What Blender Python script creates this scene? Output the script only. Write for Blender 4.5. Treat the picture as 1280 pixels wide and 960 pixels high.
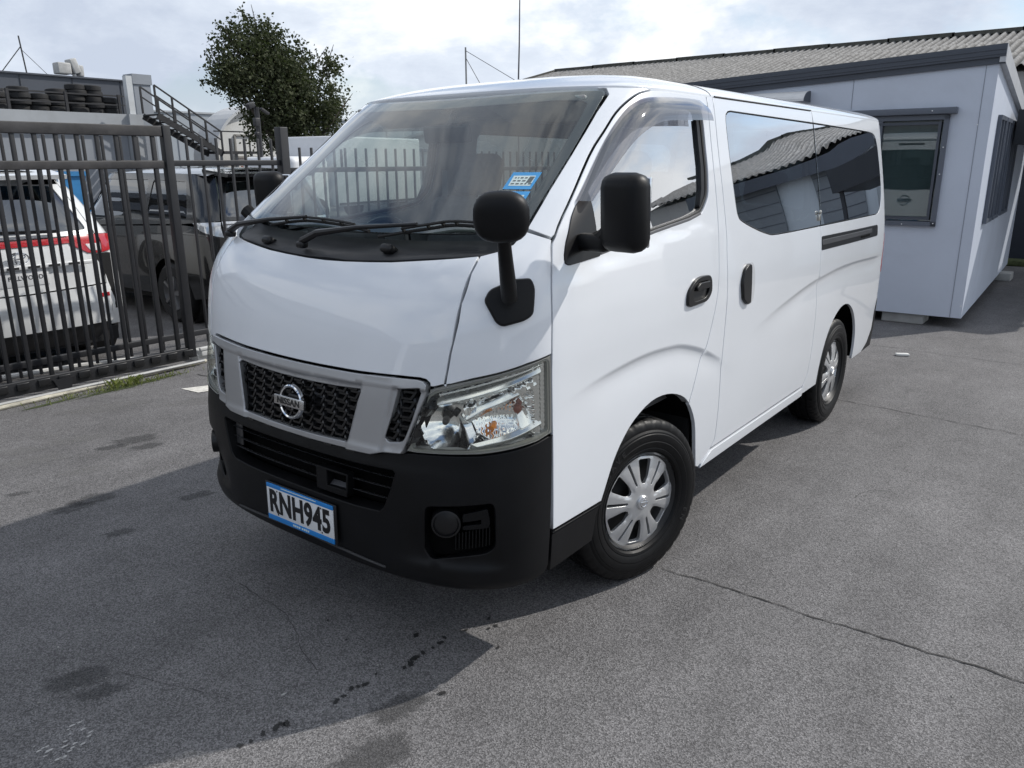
import bpy, bmesh, math, random
import numpy as np
from mathutils import Vector, Matrix, geometry, noise as mnoise

for o in list(bpy.data.objects): bpy.data.objects.remove(o)
scene = bpy.context.scene
COL = scene.collection
R = math.radians

# ------------------------------------------------------------------ camera
cam_d = bpy.data.cameras.new('camera'); cam = bpy.data.objects.new('camera', cam_d); COL.objects.link(cam)
cam_d.sensor_width = 36.0; cam_d.lens = 980.0/1280.0*36.0; cam_d.clip_start = .05; cam_d.clip_end = 2000
def cam_matrix(loc, yaw, pitch, roll):
    f = Vector((-math.sin(yaw)*math.cos(pitch), math.cos(yaw)*math.cos(pitch), -math.sin(pitch)))
    r = Vector((math.cos(yaw), math.sin(yaw), 0)); u = r.cross(f)
    r2 = r*math.cos(roll)+u*math.sin(roll); u2 = u*math.cos(roll)-r*math.sin(roll)
    m = Matrix((r2, u2, -f)).transposed().to_4x4(); m.translation = loc
    return m
cam.matrix_world = cam_matrix(Vector((2.1654, -2.5767, 1.6362)), .6585, .2756, -.0061)
scene.camera = cam

# ------------------------------------------------------------------ sky
SUN_TO = Vector((.57, .96, 1.0)).normalized()
SKYOFF = 3.7
SUN_EL = math.asin(SUN_TO.z); SUN_AZ = math.atan2(SUN_TO.x, SUN_TO.y)
world = bpy.data.worlds.new('World'); scene.world = world; world.use_nodes = True
wt = world.node_tree; wt.nodes.clear()
def wn(t, **kw):
    n = wt.nodes.new(t)
    for k, v in kw.items(): setattr(n, k, v)
    return n
def wmath(op, a, b=None, c=None):
    n = wn('ShaderNodeMath', operation=op)
    for i, v in enumerate((a, b, c)):
        if v is None: continue
        if isinstance(v, (int, float)): n.inputs[i].default_value = v
        else: wt.links.new(v, n.inputs[i])
    return n.outputs[0]
w_out = wn('ShaderNodeOutputWorld'); w_bg = wn('ShaderNodeBackground'); w_bg.inputs[1].default_value = .122
sky = wn('ShaderNodeTexSky', sky_type='NISHITA'); sky.sun_disc = False
sky.sun_elevation = SUN_EL; sky.sun_rotation = SUN_AZ; sky.dust_density = .6; sky.ozone_density = 1.5
w_tc = wn('ShaderNodeTexCoord')
w_cmb = wn('ShaderNodeMapping'); wt.links.new(w_tc.outputs['Generated'], w_cmb.inputs[0])
w_cmb.inputs['Scale'].default_value = (1, 1, 1.9); w_cmb.inputs['Location'].default_value = (SKYOFF, 1.3, .4)
def wnoise(scale, detail, rough, dist=0.):
    n = wn('ShaderNodeTexNoise'); n.inputs['Scale'].default_value = scale; n.inputs['Detail'].default_value = detail
    n.inputs['Roughness'].default_value = rough; n.inputs['Distortion'].default_value = dist
    wt.links.new(w_cmb.outputs[0], n.inputs['Vector']); return n.outputs[0]
def wramp(fac, stops):
    n = wn('ShaderNodeValToRGB'); wt.links.new(fac, n.inputs[0]); cr = n.color_ramp
    while len(cr.elements) < len(stops): cr.elements.new(.5)
    for e, (p, c) in zip(cr.elements, stops): e.position = p; e.color = (*c, 1)
    return n.outputs[0]
cover = wramp(wnoise(2.3, 10, .55, .15), [(.40, (0, 0, 0)), (.50, (1, 1, 1))])
shade = wramp(wnoise(3.1, 10, .60, .2), [(.35, (4.9, 5.5, 6.6)), (.49, (6.6, 7.2, 8.1)), (.60, (9.8, 9.9, 10.0))])
w_sep = wn('ShaderNodeSeparateXYZ'); wt.links.new(w_tc.outputs['Generated'], w_sep.inputs[0])
low = wmath('SUBTRACT', 1.15, wmath('MULTIPLY', w_sep.outputs[2], 7.0))          # cloud closes up towards the horizon
w_mix = wn('ShaderNodeMixRGB'); wt.links.new(wmath('MINIMUM', wmath('MAXIMUM', cover, low), 1.0), w_mix.inputs[0]); wt.links.new(sky.outputs[0], w_mix.inputs[1]); wt.links.new(shade, w_mix.inputs[2])
wt.links.new(w_mix.outputs[0], w_bg.inputs[0]); wt.links.new(w_bg.outputs[0], w_out.inputs[0])

# ------------------------------------------------------------------ sun, exposure
sd = bpy.data.lights.new('sun', 'SUN'); sd.energy = 3.5; sd.angle = R(.7); sd.color = (1.0, .96, .90)
so = bpy.data.objects.new('sun', sd); COL.objects.link(so)
so.rotation_euler = (-SUN_TO).to_track_quat('-Z', 'Y').to_euler(); so.location = (6, 8, 12)
vs = scene.view_settings; vs.view_transform = 'Standard'; vs.look = 'None'; vs.exposure = 0.0; vs.gamma = 1.0; vs.use_curve_mapping = False
scene.render.engine = 'CYCLES'

# ------------------------------------------------------------------ materials
def nodes_of(name):
    m = bpy.data.materials.new(name); m.use_nodes = True; nt = m.node_tree; nt.nodes.clear()
    return m, nt
def nd(nt, t, ins=None, **kw):
    n = nt.nodes.new(t)
    for k, v in kw.items(): setattr(n, k, v)
    for k, v in (ins or {}).items():
        if hasattr(v, 'is_output'): nt.links.new(v, n.inputs[k])
        else: n.inputs[k].default_value = v
    return n
MATS = {}
def mat(name, base, rough=.5, metal=0., coat=0., coat_r=.03, var=.08, vscale=6., bump=0., bscale=120., spec=.5, dirt=0., emit=None, rvar=.0):
    """principled material whose colour and relief vary with object-space noise"""
    if name in MATS: return MATS[name]
    m, nt = nodes_of(name)
    out = nd(nt, 'ShaderNodeOutputMaterial'); b = nd(nt, 'ShaderNodeBsdfPrincipled'); nt.links.new(b.outputs[0], out.inputs[0])
    tc = nd(nt, 'ShaderNodeTexCoord')
    n1 = nd(nt, 'ShaderNodeTexNoise', {'Vector': tc.outputs['Object'], 'Scale': vscale, 'Detail': 6., 'Roughness': .6})
    c0 = tuple(max(0, c*(1-var)) for c in base); c1 = tuple(min(1, c*(1+var)) for c in base)
    rp = nd(nt, 'ShaderNodeValToRGB', {0: n1.outputs[0]}); rp.color_ramp.elements[0].position = .3; rp.color_ramp.elements[1].position = .7
    rp.color_ramp.elements[0].color = (*c0, 1); rp.color_ramp.elements[1].color = (*c1, 1)
    col = rp.outputs[0]
    if dirt > 0:
        n2 = nd(nt, 'ShaderNodeTexNoise', {'Vector': tc.outputs['Object'], 'Scale': vscale*.6, 'Detail': 10., 'Roughness': .7, 'Distortion': .4})
        r2 = nd(nt, 'ShaderNodeValToRGB', {0: n2.outputs[0]}); r2.color_ramp.elements[0].position = .5; r2.color_ramp.elements[1].position = .75
        f = nd(nt, 'ShaderNodeMath', {0: r2.outputs[0], 1: dirt}, operation='MULTIPLY')
        mx = nd(nt, 'ShaderNodeMixRGB', {0: f.outputs[0], 1: col, 2: (.09, .08, .065, 1)}); col = mx.outputs[0]
    nt.links.new(col, b.inputs['Base Color'])
    b.inputs['Metallic'].default_value = metal; b.inputs['Specular IOR Level'].default_value = spec
    b.inputs['Coat Weight'].default_value = coat; b.inputs['Coat Roughness'].default_value = coat_r
    if rvar > 0:
        mr = nd(nt, 'ShaderNodeMapRange', {0: n1.outputs[0], 1: .25, 2: .75, 3: max(.02, rough-rvar), 4: min(1, rough+rvar)}); nt.links.new(mr.outputs[0], b.inputs['Roughness'])
    else: b.inputs['Roughness'].default_value = rough
    if bump > 0:
        n3 = nd(nt, 'ShaderNodeTexNoise', {'Vector': tc.outputs['Object'], 'Scale': bscale, 'Detail': 3., 'Roughness': .6})
        bp = nd(nt, 'ShaderNodeBump', {'Height': n3.outputs[0], 'Strength': bump, 'Distance': .004}); nt.links.new(bp.outputs[0], b.inputs['Normal'])
    if emit: b.inputs['Emission Color'].default_value = (*emit[0], 1); b.inputs['Emission Strength'].default_value = emit[1]
    MATS[name] = m
    return m
def glass(name, tint=(.75, .82, .80), refl=1.5, rough=.0, base=0.0, film=(0, 0, 0)):
    """thin pane: tinted see-through plus Fresnel mirror reflection"""
    if name in MATS: return MATS[name]
    m, nt = nodes_of(name)
    out = nd(nt, 'ShaderNodeOutputMaterial')
    tr = nd(nt, 'ShaderNodeBsdfTransparent', {0: (*tint, 1)}); gl = nd(nt, 'ShaderNodeBsdfGlossy', {0: (.95, .97, 1, 1), 'Roughness': rough})
    lw = nd(nt, 'ShaderNodeLayerWeight', {0: .5}); p5 = nd(nt, 'ShaderNodeMath', {0: lw.outputs['Facing'], 1: 5.}, operation='POWER')
    fr = nd(nt, 'ShaderNodeMath', {0: p5.outputs[0], 1: .96, 2: .04}, operation='MULTIPLY_ADD')
    f2 = nd(nt, 'ShaderNodeMath', {0: fr.outputs[0], 1: refl, 2: base}, operation='MULTIPLY_ADD', use_clamp=True)
    mx = nd(nt, 'ShaderNodeMixShader', {0: f2.outputs[0], 1: tr.outputs[0], 2: gl.outputs[0]})
    nt.links.new(mx.outputs[0], out.inputs[0]); MATS[name] = m
    return m

# ------------------------------------------------------------------ object helpers
def tag(o, label=None, cat=None, group=None, kind=None):
    if label: o['label'] = label
    if cat: o['category'] = cat
    if group: o['group'] = group
    if kind: o['kind'] = kind
    return o
def empty(name, loc=(0, 0, 0), rz=0., label=None, cat=None, group=None):
    o = bpy.data.objects.new(name, None); COL.objects.link(o); o.location = loc; o.rotation_euler = (0, 0, rz)
    o.empty_display_size = .2
    return tag(o, label, cat, group)
def link(name, me, m=None, parent=None):
    o = bpy.data.objects.new(name, me); COL.objects.link(o)
    if m is not None and not me.materials: me.materials.append(m)
    if parent is not None: o.parent = parent
    return o
def raw(name, V, F, m=None, parent=None, smooth=False):
    me = bpy.data.meshes.new(name); me.from_pydata([tuple(v) for v in V], [], F); me.update()
    if smooth: me.polygons.foreach_set('use_smooth', [True]*len(me.polygons))
    return link(name, me, m, parent)
class MB:
    """collects shapes into one mesh"""
    def __init__(s): s.V = []; s.F = []; s.S = []
    def add(s, V, F, smooth=False):
        b = len(s.V); s.V += [tuple(v) for v in V]; s.F += [tuple(i+b for i in f) for f in F]; s.S += [smooth]*len(F); return s
    def box(s, c, d, rot=None, bev=0.):
        x, y, z = d[0]/2, d[1]/2, d[2]/2
        if bev <= 0:
            V = [Vector(p) for p in ((-x,-y,-z),(x,-y,-z),(x,y,-z),(-x,y,-z),(-x,-y,z),(x,-y,z),(x,y,z),(-x,y,z))]
            F = [(0,3,2,1),(4,5,6,7),(0,1,5,4),(1,2,6,5),(2,3,7,6),(3,0,4,7)]
        else:
            bm = bmesh.new(); bmesh.ops.create_cube(bm, size=1.0); bmesh.ops.scale(bm, vec=d, verts=bm.verts)
            bmesh.ops.bevel(bm, geom=bm.edges[:], offset=min(bev, .49*min(d)), segments=3, profile=.5, affect='EDGES')
            bm.verts.index_update(); V = [v.co.copy() for v in bm.verts]; F = [tuple(v.index for v in f.verts) for f in bm.faces]; bm.free()
        if rot is not None: V = [rot @ v for v in V]
        c = Vector(c); return s.add([v+c for v in V], F, bev > 0)
    def bar(s, a, b, w, h=None, up=(0, 0, 1)):
        a = Vector(a); b = Vector(b); d = b-a; L = d.length; d.normalize(); up = Vector(up)
        if abs(d.dot(up)) > .99: up = Vector((1, 0, 0))
        x = d.cross(up).normalized(); y = x.cross(d).normalized()
        return s.box((a+b)/2, (w, L, h or w), Matrix((x, d, y)).transposed())
    def tube(s, pts, r, n=8, caps=True):
        pts = [Vector(p) for p in pts]; rr = r if hasattr(r, '__len__') else [r]*len(pts)
        V = []; F = []; prev = None
        for i, p in enumerate(pts):
            d = (pts[min(i+1, len(pts)-1)]-pts[max(i-1, 0)]).normalized()
            if prev is None:
                a = Vector((0, 0, 1)) if abs(d.z) < .9 else Vector((1, 0, 0)); x = d.cross(a).normalized()
            else: x = (prev-d*prev.dot(d)).normalized()
            prev = x; y = d.cross(x)
            V += [p+(x*math.cos(2*math.pi*k/n)+y*math.sin(2*math.pi*k/n))*rr[i] for k in range(n)]
        for i in range(len(pts)-1):
            F += [(i*n+k, i*n+(k+1) % n, (i+1)*n+(k+1) % n, (i+1)*n+k) for k in range(n)]
        if caps: F += [tuple(range(n))[::-1], tuple((len(pts)-1)*n+k for k in range(n))]
        return s.add(V, F, True)
    def lathe(s, prof, n=48, axis='X', cap=False):
        """prof: (r, h) pairs; h along axis"""
        V = []; F = []
        for (r, h) in prof:
            for k in range(n):
                a = 2*math.pi*k/n; c, q = r*math.cos(a), r*math.sin(a)
                V.append((h, c, q) if axis == 'X' else ((c, h, q) if axis == 'Y' else (c, q, h)))
        for i in range(len(prof)-1):
            for k in range(n): F.append((i*n+k, i*n+(k+1) % n, (i+1)*n+(k+1) % n, (i+1)*n+k))
        if cap: F.append(tuple((len(prof)-1)*n+k for k in range(n))); F.append(tuple(range(n))[::-1])
        return s.add(V, F, True)
    def prism(s, poly, a, b, f=lambda u, v, w: (u, v, w)):
        """extrude a 2D polygon between w=a and w=b; f maps (u,v,w) to space"""
        n = len(poly); V = [f(u, v, a) for u, v in poly]+[f(u, v, b) for u, v in poly]
        F = [tuple(range(n))[::-1], tuple(range(n, 2*n))]+[(i, (i+1) % n, n+(i+1) % n, n+i) for i in range(n)]
        return s.add(V, F)
    def build(s, name, m=None, parent=None, sharp=35.):
        me = bpy.data.meshes.new(name); me.from_pydata(s.V, [], s.F); me.update()
        bm = bmesh.new(); bm.from_mesh(me); bmesh.ops.recalc_face_normals(bm, faces=bm.faces); bm.to_mesh(me); bm.free()
        me.polygons.foreach_set('use_smooth', s.S)
        if any(s.S): me.set_sharp_from_angle(angle=R(sharp))
        return link(name, me, m, parent)
def copy_tree(o, parent=None):
    c = o.copy(); COL.objects.link(c)
    if parent is not None: c.parent = parent
    for ch in list(o.children): copy_tree(ch, c)
    return c
def text_obj(name, body, size, m, parent, mtx, extrude=.001, bold=0., sx=1.0, align='CENTER', spacing=1.0):
    cu = bpy.data.curves.new('lettering', 'FONT'); cu.body = body; cu.size = size; cu.extrude = extrude; cu.offset = bold
    cu.align_x = align; cu.align_y = 'CENTER'; cu.space_character = spacing; cu.resolution_u = 4
    t = bpy.data.objects.new('lettering', cu); COL.objects.link(t); bpy.context.view_layer.update()
    me = bpy.data.meshes.new_from_object(t.evaluated_get(bpy.context.evaluated_depsgraph_get()))
    bpy.data.objects.remove(t); bpy.data.curves.remove(cu)
    me.name = name; me.transform(mtx @ Matrix.Diagonal((sx, 1, 1, 1)))
    return link(name, me, m, parent)
def frame_mtx(loc, x, y):
    x = Vector(x).normalized(); y = Vector(y); y = (y-x*y.dot(x)).normalized(); z = x.cross(y)
    m = Matrix((x, y, z)).transposed().to_4x4(); m.translation = Vector(loc); return m

# ------------------------------------------------------------------ curved panels cut from smooth surfaces
def spline(xs, ys):
    xs = np.array(xs, float); ys = np.array(ys, float); n = len(xs); h = np.diff(xs); d = np.diff(ys)/h
    m = np.zeros(n); m[0] = d[0]; m[-1] = d[-1]
    for i in range(1, n-1):
        if d[i-1]*d[i] > 0:
            w1 = 2*h[i]+h[i-1]; w2 = h[i]+2*h[i-1]; m[i] = (w1+w2)/(w1/d[i-1]+w2/d[i])
    def f(x):
        x = np.clip(np.asarray(x, float), xs[0], xs[-1]); i = np.clip(np.searchsorted(xs, x)-1, 0, n-2); t = (x-xs[i])/h[i]
        return (2*t**3-3*t**2+1)*ys[i]+(t**3-2*t**2+t)*h[i]*m[i]+(-2*t**3+3*t**2)*ys[i+1]+(t**3-t**2)*h[i]*m[i+1]
    return f
def inside(poly, P):
    P = np.asarray(P, float); poly = np.asarray(poly, float); r = np.zeros(len(P), bool); n = len(poly)
    for i in range(n):
        x1, y1 = poly[i]; x2, y2 = poly[(i+1) % n]
        if y1 == y2: continue
        c = ((y1 > P[:, 1]) != (y2 > P[:, 1])) & (P[:, 0] < (x2-x1)*(P[:, 1]-y1)/(y2-y1)+x1); r ^= c
    return r
def cr(pts, n=4):
    """smooth curve through open points"""
    p = np.array(pts, float); q = np.vstack([2*p[0]-p[1], p, 2*p[-1]-p[-2]]); out = []
    for i in range(1, len(q)-2):
        for k in range(n):
            t = k/n; a, b, c, d = q[i-1], q[i], q[i+1], q[i+2]
            out.append(.5*((2*b)+(c-a)*t+(2*a-5*b+4*c-d)*t*t+(3*b-a-3*c+d)*t**3))
    out.append(p[-1]); return [tuple(v) for v in out]
def rounded(poly, r, n=4):
    """round the corners of a polygon"""
    p = [np.array(v, float) for v in clean(poly)]; out = []; m = len(p)
    for i in range(m):
        a, b, c = p[i-1], p[i], p[(i+1) % m]; l1 = np.linalg.norm(a-b); l2 = np.linalg.norm(c-b); q = min(r, .45*l1, .45*l2)
        s = b+(a-b)/l1*q; e = b+(c-b)/l2*q
        for k in range(n+1):
            t = k/n; out.append(tuple((1-t)**2*s+2*t*(1-t)*b+t*t*e))
    return out
def area2(p): p = np.asarray(p); return .5*np.sum(p[:, 0]*np.roll(p[:, 1], -1)-np.roll(p[:, 0], -1)*p[:, 1])
def clean(poly, eps=1e-4):
    out = []
    for v in poly:
        if not out or math.hypot(v[0]-out[-1][0], v[1]-out[-1][1]) > eps: out.append((float(v[0]), float(v[1])))
    while len(out) > 2 and math.hypot(out[0][0]-out[-1][0], out[0][1]-out[-1][1]) < eps: out.pop()
    return out
def inset(poly, d):
    p = np.array(clean(poly)); s = 1. if area2(p) > 0 else -1.
    if s < 0: p = p[::-1]
    e = np.roll(p, -1, 0)-p; e /= np.linalg.norm(e, axis=1)[:, None]; nn = np.stack([-e[:, 1], e[:, 0]], 1)
    a = nn+np.roll(nn, 1, 0); l = np.sum(a*a, 1)/2; a = a/np.maximum(l, .35)[:, None]
    return [tuple(v) for v in p+a*d]
def resample(poly, step):
    out = []; n = len(poly)
    for i in range(n):
        a = np.array(poly[i]); b = np.array(poly[(i+1) % n]); k = max(1, int(math.ceil(np.linalg.norm(b-a)/step)))
        out += [tuple(a+(b-a)*j/k) for j in range(k)]
    return out
def panel(name, parent, outline, chart, m, holes=(), off=0., depth=.014, step=.04, gap=.0026, bev=.002, mirror=False, invert=False, lines=()):
    out = resample(clean(inset(outline, gap+bev)), step)
    hs = [resample(clean(inset(h, -bev)), step) for h in holes]
    loops = [out]+hs; pts = []; edges = []
    for L in loops:
        b = len(pts); pts += L; edges += [(b+i, b+(i+1) % len(L)) for i in range(len(L))]
    B = np.array(pts); fid = inset(out, .006); hfid = [inset(h, -.006) for h in hs]
    for L in lines:
        p = np.array(L, float); ok = inside(fid, p)
        for h in hfid: ok &= ~inside(h, p)
        last = None
        for q, k in zip(L, ok):
            if k:
                pts.append(tuple(q))
                if last is not None: edges.append((last, len(pts)-1))
                last = len(pts)-1
            else: last = None
    A = np.array(pts); lo = A.min(0); hi = A.max(0); g = []
    rows = int((hi[1]-lo[1])/(step*.87))+1
    for j in range(rows+1):
        xs = np.arange(lo[0]+(step/2 if j % 2 else 0), hi[0], step); g.append(np.stack([xs, np.full(len(xs), lo[1]+j*step*.87)], 1))
    g = np.concatenate(g); ok = inside(out, g)
    for h in hs: ok &= ~inside(h, g)
    g = g[ok]
    if len(g):
        dm = np.full(len(g), 9.)
        for k in range(0, len(A), 200): dm = np.minimum(dm, np.sqrt(((g[:, None]-A[None, k:k+200])**2).sum(2)).min(1))
        g = g[dm > .5*step]
    allp = [Vector(p) for p in pts]+[Vector(p) for p in g]
    res = geometry.delaunay_2d_cdt(allp, edges, [], 0, 1e-7)
    UV = np.array([tuple(v) for v in res[0]]); T = np.array([tuple(f) for f in res[2]])
    c = UV[T].mean(1); ok = inside(out, c)
    for h in hs: ok &= ~inside(h, c)
    T = T[ok]
    u, v = UV[:, 0], UV[:, 1]; P = chart(u, v); e = .004
    N = np.cross(chart(u+e, v)-chart(u-e, v), chart(u, v+e)-chart(u, v-e)); N /= np.maximum(np.linalg.norm(N, axis=1), 1e-9)[:, None]
    if invert: N = -N; T = T[:, ::-1]
    P = P+N*off
    # directed border edges
    cnt = {}
    for t in T:
        for k in range(3): cnt[(t[k], t[(k+1) % 3])] = 1
    bd = [(a, b) for (a, b) in cnt if (b, a) not in cnt]
    outd = {}
    for a, b in bd:
        d = P[b]-P[a]; o = np.cross(d, (N[a]+N[b])/2); l = np.linalg.norm(o)
        if l < 1e-9: continue
        o /= l; outd[a] = outd.get(a, 0)+o; outd[b] = outd.get(b, 0)+o
    idx = {}; V = list(P); NN = list(N)
    for k, o in outd.items():
        o = o/max(np.linalg.norm(o), 1e-9); idx[k] = len(V)
        V += [P[k]+bev*o-bev*N[k], P[k]+bev*o-(bev+depth)*N[k]]; NN += [o, o]
    F = [tuple(int(i) for i in t) for t in T]
    for a, b in bd:
        if a in idx and b in idx:
            F.append((b, a, idx[a], idx[b]))
            if depth > 0: F.append((idx[b], idx[a], idx[a]+1, idx[b]+1))
    V = np.array(V); NN = np.array(NN)
    used = np.zeros(len(V), bool); used[[i for f in F for i in f]] = True; re = np.cumsum(used)-1
    V = V[used]; NN = NN[used]; F = [tuple(int(re[i]) for i in f) for f in F]
    if mirror: V[:, 0] *= -1; NN[:, 0] *= -1; F = [f[::-1] for f in F]
    me = bpy.data.meshes.new(name); me.from_pydata(V.tolist(), [], F); me.update()
    me.polygons.foreach_set('use_smooth', [True]*len(me.polygons)); me.normals_split_custom_set_from_vertices(NN.tolist())
    return link(name, me, m, parent)
# ================================================================== ground
def asphalt():
    m, nt = nodes_of('asphalt'); out = nd(nt, 'ShaderNodeOutputMaterial'); b = nd(nt, 'ShaderNodeBsdfPrincipled'); nt.links.new(b.outputs[0], out.inputs[0])
    tc = nd(nt, 'ShaderNodeTexCoord').outputs['Object']
    big = nd(nt, 'ShaderNodeTexNoise', {'Vector': tc, 'Scale': .55, 'Detail': 5., 'Roughness': .6, 'Distortion': .3}).outputs[0]
    mid = nd(nt, 'ShaderNodeTexNoise', {'Vector': tc, 'Scale': 4.5, 'Detail': 8., 'Roughness': .68}).outputs[0]
    fine = nd(nt, 'ShaderNodeTexNoise', {'Vector': tc, 'Scale': 230., 'Detail': 4., 'Roughness': .7}).outputs[0]
    vor = nd(nt, 'ShaderNodeTexVoronoi', {'Vector': tc, 'Scale': 225.})
    sep = nd(nt, 'ShaderNodeSeparateXYZ', {0: vor.outputs['Color']})
    def ramp(f, a, b_, pa, pb):
        r = nd(nt, 'ShaderNodeValToRGB', {0: f}); r.color_ramp.elements[0].position = pa; r.color_ramp.elements[1].position = pb
        r.color_ramp.elements[0].color = (a, a, a, 1); r.color_ramp.elements[1].color = (b_, b_, b_, 1); return r.outputs[0]
    def mul(a, b_): return nd(nt, 'ShaderNodeMixRGB', {0: 1., 1: a, 2: b_}, blend_type='MULTIPLY').outputs[0]
    c = mul(ramp(big, .86, 1.12, .3, .7), ramp(mid, .84, 1.12, .28, .72))
    c = mul(c, ramp(fine, .58, 1.45, .32, .70)); c = mul(c, ramp(sep.outputs[0], .60, 1.65, .15, .98))
    # streaky worn lighter film
    mp = nd(nt, 'ShaderNodeMapping', {0: tc}); mp.inputs['Scale'].default_value = (2.2, .5, 1); mp.inputs['Rotation'].default_value = (0, 0, .5)
    st = nd(nt, 'ShaderNodeTexNoise', {'Vector': mp.outputs[0], 'Scale': 1.3, 'Detail': 7., 'Roughness': .65}).outputs[0]
    c = mul(c, ramp(st, .88, 1.13, .35, .70))
    tint = nd(nt, 'ShaderNodeMixRGB', {0: 1., 1: c, 2: (.138, .134, .135, 1)}, blend_type='MULTIPLY').outputs[0]
    nt.links.new(tint, b.inputs['Base Color']); b.inputs['Roughness'].default_value = .78; b.inputs['Specular IOR Level'].default_value = .35
    h = nd(nt, 'ShaderNodeMath', {0: vor.outputs['Distance'], 1: fine}, operation='ADD').outputs[0]
    bp = nd(nt, 'ShaderNodeBump', {'Height': h, 'Strength': .55, 'Distance': .004}); nt.links.new(bp.outputs[0], b.inputs['Normal'])
    return m
def gz(x): return -.12*min(1, max(0, (-4.35-x)/.65))
xs = [-500, -120, -40, -12, -5.0, -4.35, -3, 0, 3, 12, 40, 120, 500]; ys = [-500, -120, -40, -12, -4, 0, 4, 8, 14, 40, 120, 500]
V = [(x, y, gz(x)) for y in ys for x in xs]; n = len(xs)
F = [(j*n+i, j*n+i+1, (j+1)*n+i+1, (j+1)*n+i) for j in range(len(ys)-1) for i in range(n-1)]
ground = raw('ground', V, F, asphalt()); tag(ground, kind='structure')
rnd = random.Random(5)
def decal_mat(name, colr, rough, amount, sc):
    m, nt = nodes_of(name); out = nd(nt, 'ShaderNodeOutputMaterial'); b = nd(nt, 'ShaderNodeBsdfPrincipled', {'Base Color': (*colr, 1), 'Roughness': rough}); t = nd(nt, 'ShaderNodeBsdfTransparent')
    tc = nd(nt, 'ShaderNodeTexCoord').outputs['Object']; n1 = nd(nt, 'ShaderNodeTexNoise', {'Vector': tc, 'Scale': sc, 'Detail': 6., 'Roughness': .75})
    at = nd(nt, 'ShaderNodeAttribute', attribute_name='fade')
    s = nd(nt, 'ShaderNodeMath', {0: n1.outputs[0], 1: at.outputs['Fac']}, operation='ADD')
    mr = nd(nt, 'ShaderNodeMapRange', {0: s.outputs[0], 1: .85, 2: 1.25, 3: 0., 4: amount}); mx = nd(nt, 'ShaderNodeMixShader', {0: mr.outputs[0], 1: t.outputs[0], 2: b.outputs[0]})
    nt.links.new(mx.outputs[0], out.inputs[0]); return m
def blob(name, x, y, rx, ry, rot, m, z=.003):
    V = [(0, 0, z)]; F = []; fade = [1.]; n = 20
    for ring_, f in ((.55, .85), (1., .2)):
        for k in range(n):
            a = 2*math.pi*k/n; q = ring_*(1+.22*math.sin(2*a+rnd.uniform(-1, 1))+.30*rnd.uniform(-1, 1)); X = rx*q*math.cos(a); Y = ry*q*math.sin(a)
            V.append((X*math.cos(rot)-Y*math.sin(rot), X*math.sin(rot)+Y*math.cos(rot), z)); fade.append(f)
    F = [(0, 1+k, 1+(k+1) % n) for k in range(n)]+[(1+k, 1+n+k, 1+n+(k+1) % n, 1+(k+1) % n) for k in range(n)]
    o = raw(name, V, F, m, ground); o.location = (x, y, 0); at = o.data.attributes.new('fade', 'FLOAT', 'POINT'); at.data.foreach_set('value', fade); return o
OIL = decal_mat('oil_drip', (.016, .016, .016), .6, .85, 60.); OLD = decal_mat('old_stain', (.05, .05, .051), .75, .38, 14.); CHALK = decal_mat('worn_white_paint', (.55, .54, .52), .8, .7, 75.); PALE = decal_mat('pale_patch', (.20, .195, .19), .85, .28, 9.); MOSSD = decal_mat('moss', (.05, .065, .02), .95, .9, 22.)
for x, y, r in [(.38,-.84,9),(.47,-.79,6),(.48,-.82,8),(.47,-.94,11),(.48,-.97,10),(.47,-.9,7),(.48,-.86,5),(.52,-.6,6),(.57,-.62,6),(.56,-.65,5),(.5,-.71,6),(.66,-.72,5),(.67,-1.02,8),(.43,-1.25,8),(.44,-1.14,8),(.42,-1.18,7),(.43,-1.22,6),(.43,-1.16,5),(.39,-1.41,9),(.38,-1.44,9),(.37,-1.48,7),(.36,-1.55,7),(.38,-1.42,8),(.37,-1.52,5),(.05,-.97,4),(.2,-1.01,4),(.43,-1.08,4),(.48,-1.0,6)]:
    blob('oil_drip', x, y, r*.0021, r*.0015, rnd.uniform(0, 3), OIL, .0035)
for x, y, r in [(-.34,-1.69,20),(-.21,-1.68,13),(-2.47,-.39,26),(-2.3,-.4,18),(-2.46,-.54,16),(-1.75,-1.09,20),(-1.77,-.98,22),(-1.29,-1.07,12),(.7,-1.35,24),(.61,-1.15,18),(-1.39,-.63,16),(-2.15,-1.17,10)]:
    blob('old_stain', x, y, r*.0062, r*.0038, .9, OLD, .0025)
for x, y, r in [(-.09+rnd.uniform(-.05, .09), -1.86+rnd.uniform(-.06, .08), rnd.uniform(1.0, 3.2)) for k in range(22)]+[(.27,-1.33,3)]: blob('paint_trace', x, y, r*.004, r*.0022, 1.2, CHALK, .003)
for x, y, r in [(-2.6,-.94,22),(-2.77,-.6,20),(-2.84,-.92,18),(-2.99,-.68,12),(-2.21,-.82,16),(-3.3,-.2,30),(-2.9,.3,26)]: blob('pale_patch', x, y, r*.011, r*.005, .95, PALE, .002)
V = []; F = []; rg = random.Random(21)
for k in range(900):
    x = rg.uniform(-3.6, 3.2); y = rg.uniform(-2.2, 5.5)
    if abs(x) < .8 and -.9 < y < 3.5: continue
    q = rg.uniform(.0018, .0042)*(1.5 if rg.random() < .06 else 1); b = len(V); a0 = rg.uniform(0, 6)
    V += [(x+q*math.cos(a0+t)*rg.uniform(.7, 1.2), y+q*math.sin(a0+t)*rg.uniform(.7, 1.2), .001) for t in (0, 1.57, 3.14, 4.71)]+[(x, y, .001+q*1.1)]
    F += [(b, b+1, b+4), (b+1, b+2, b+4), (b+2, b+3, b+4), (b+3, b, b+4)]
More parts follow.
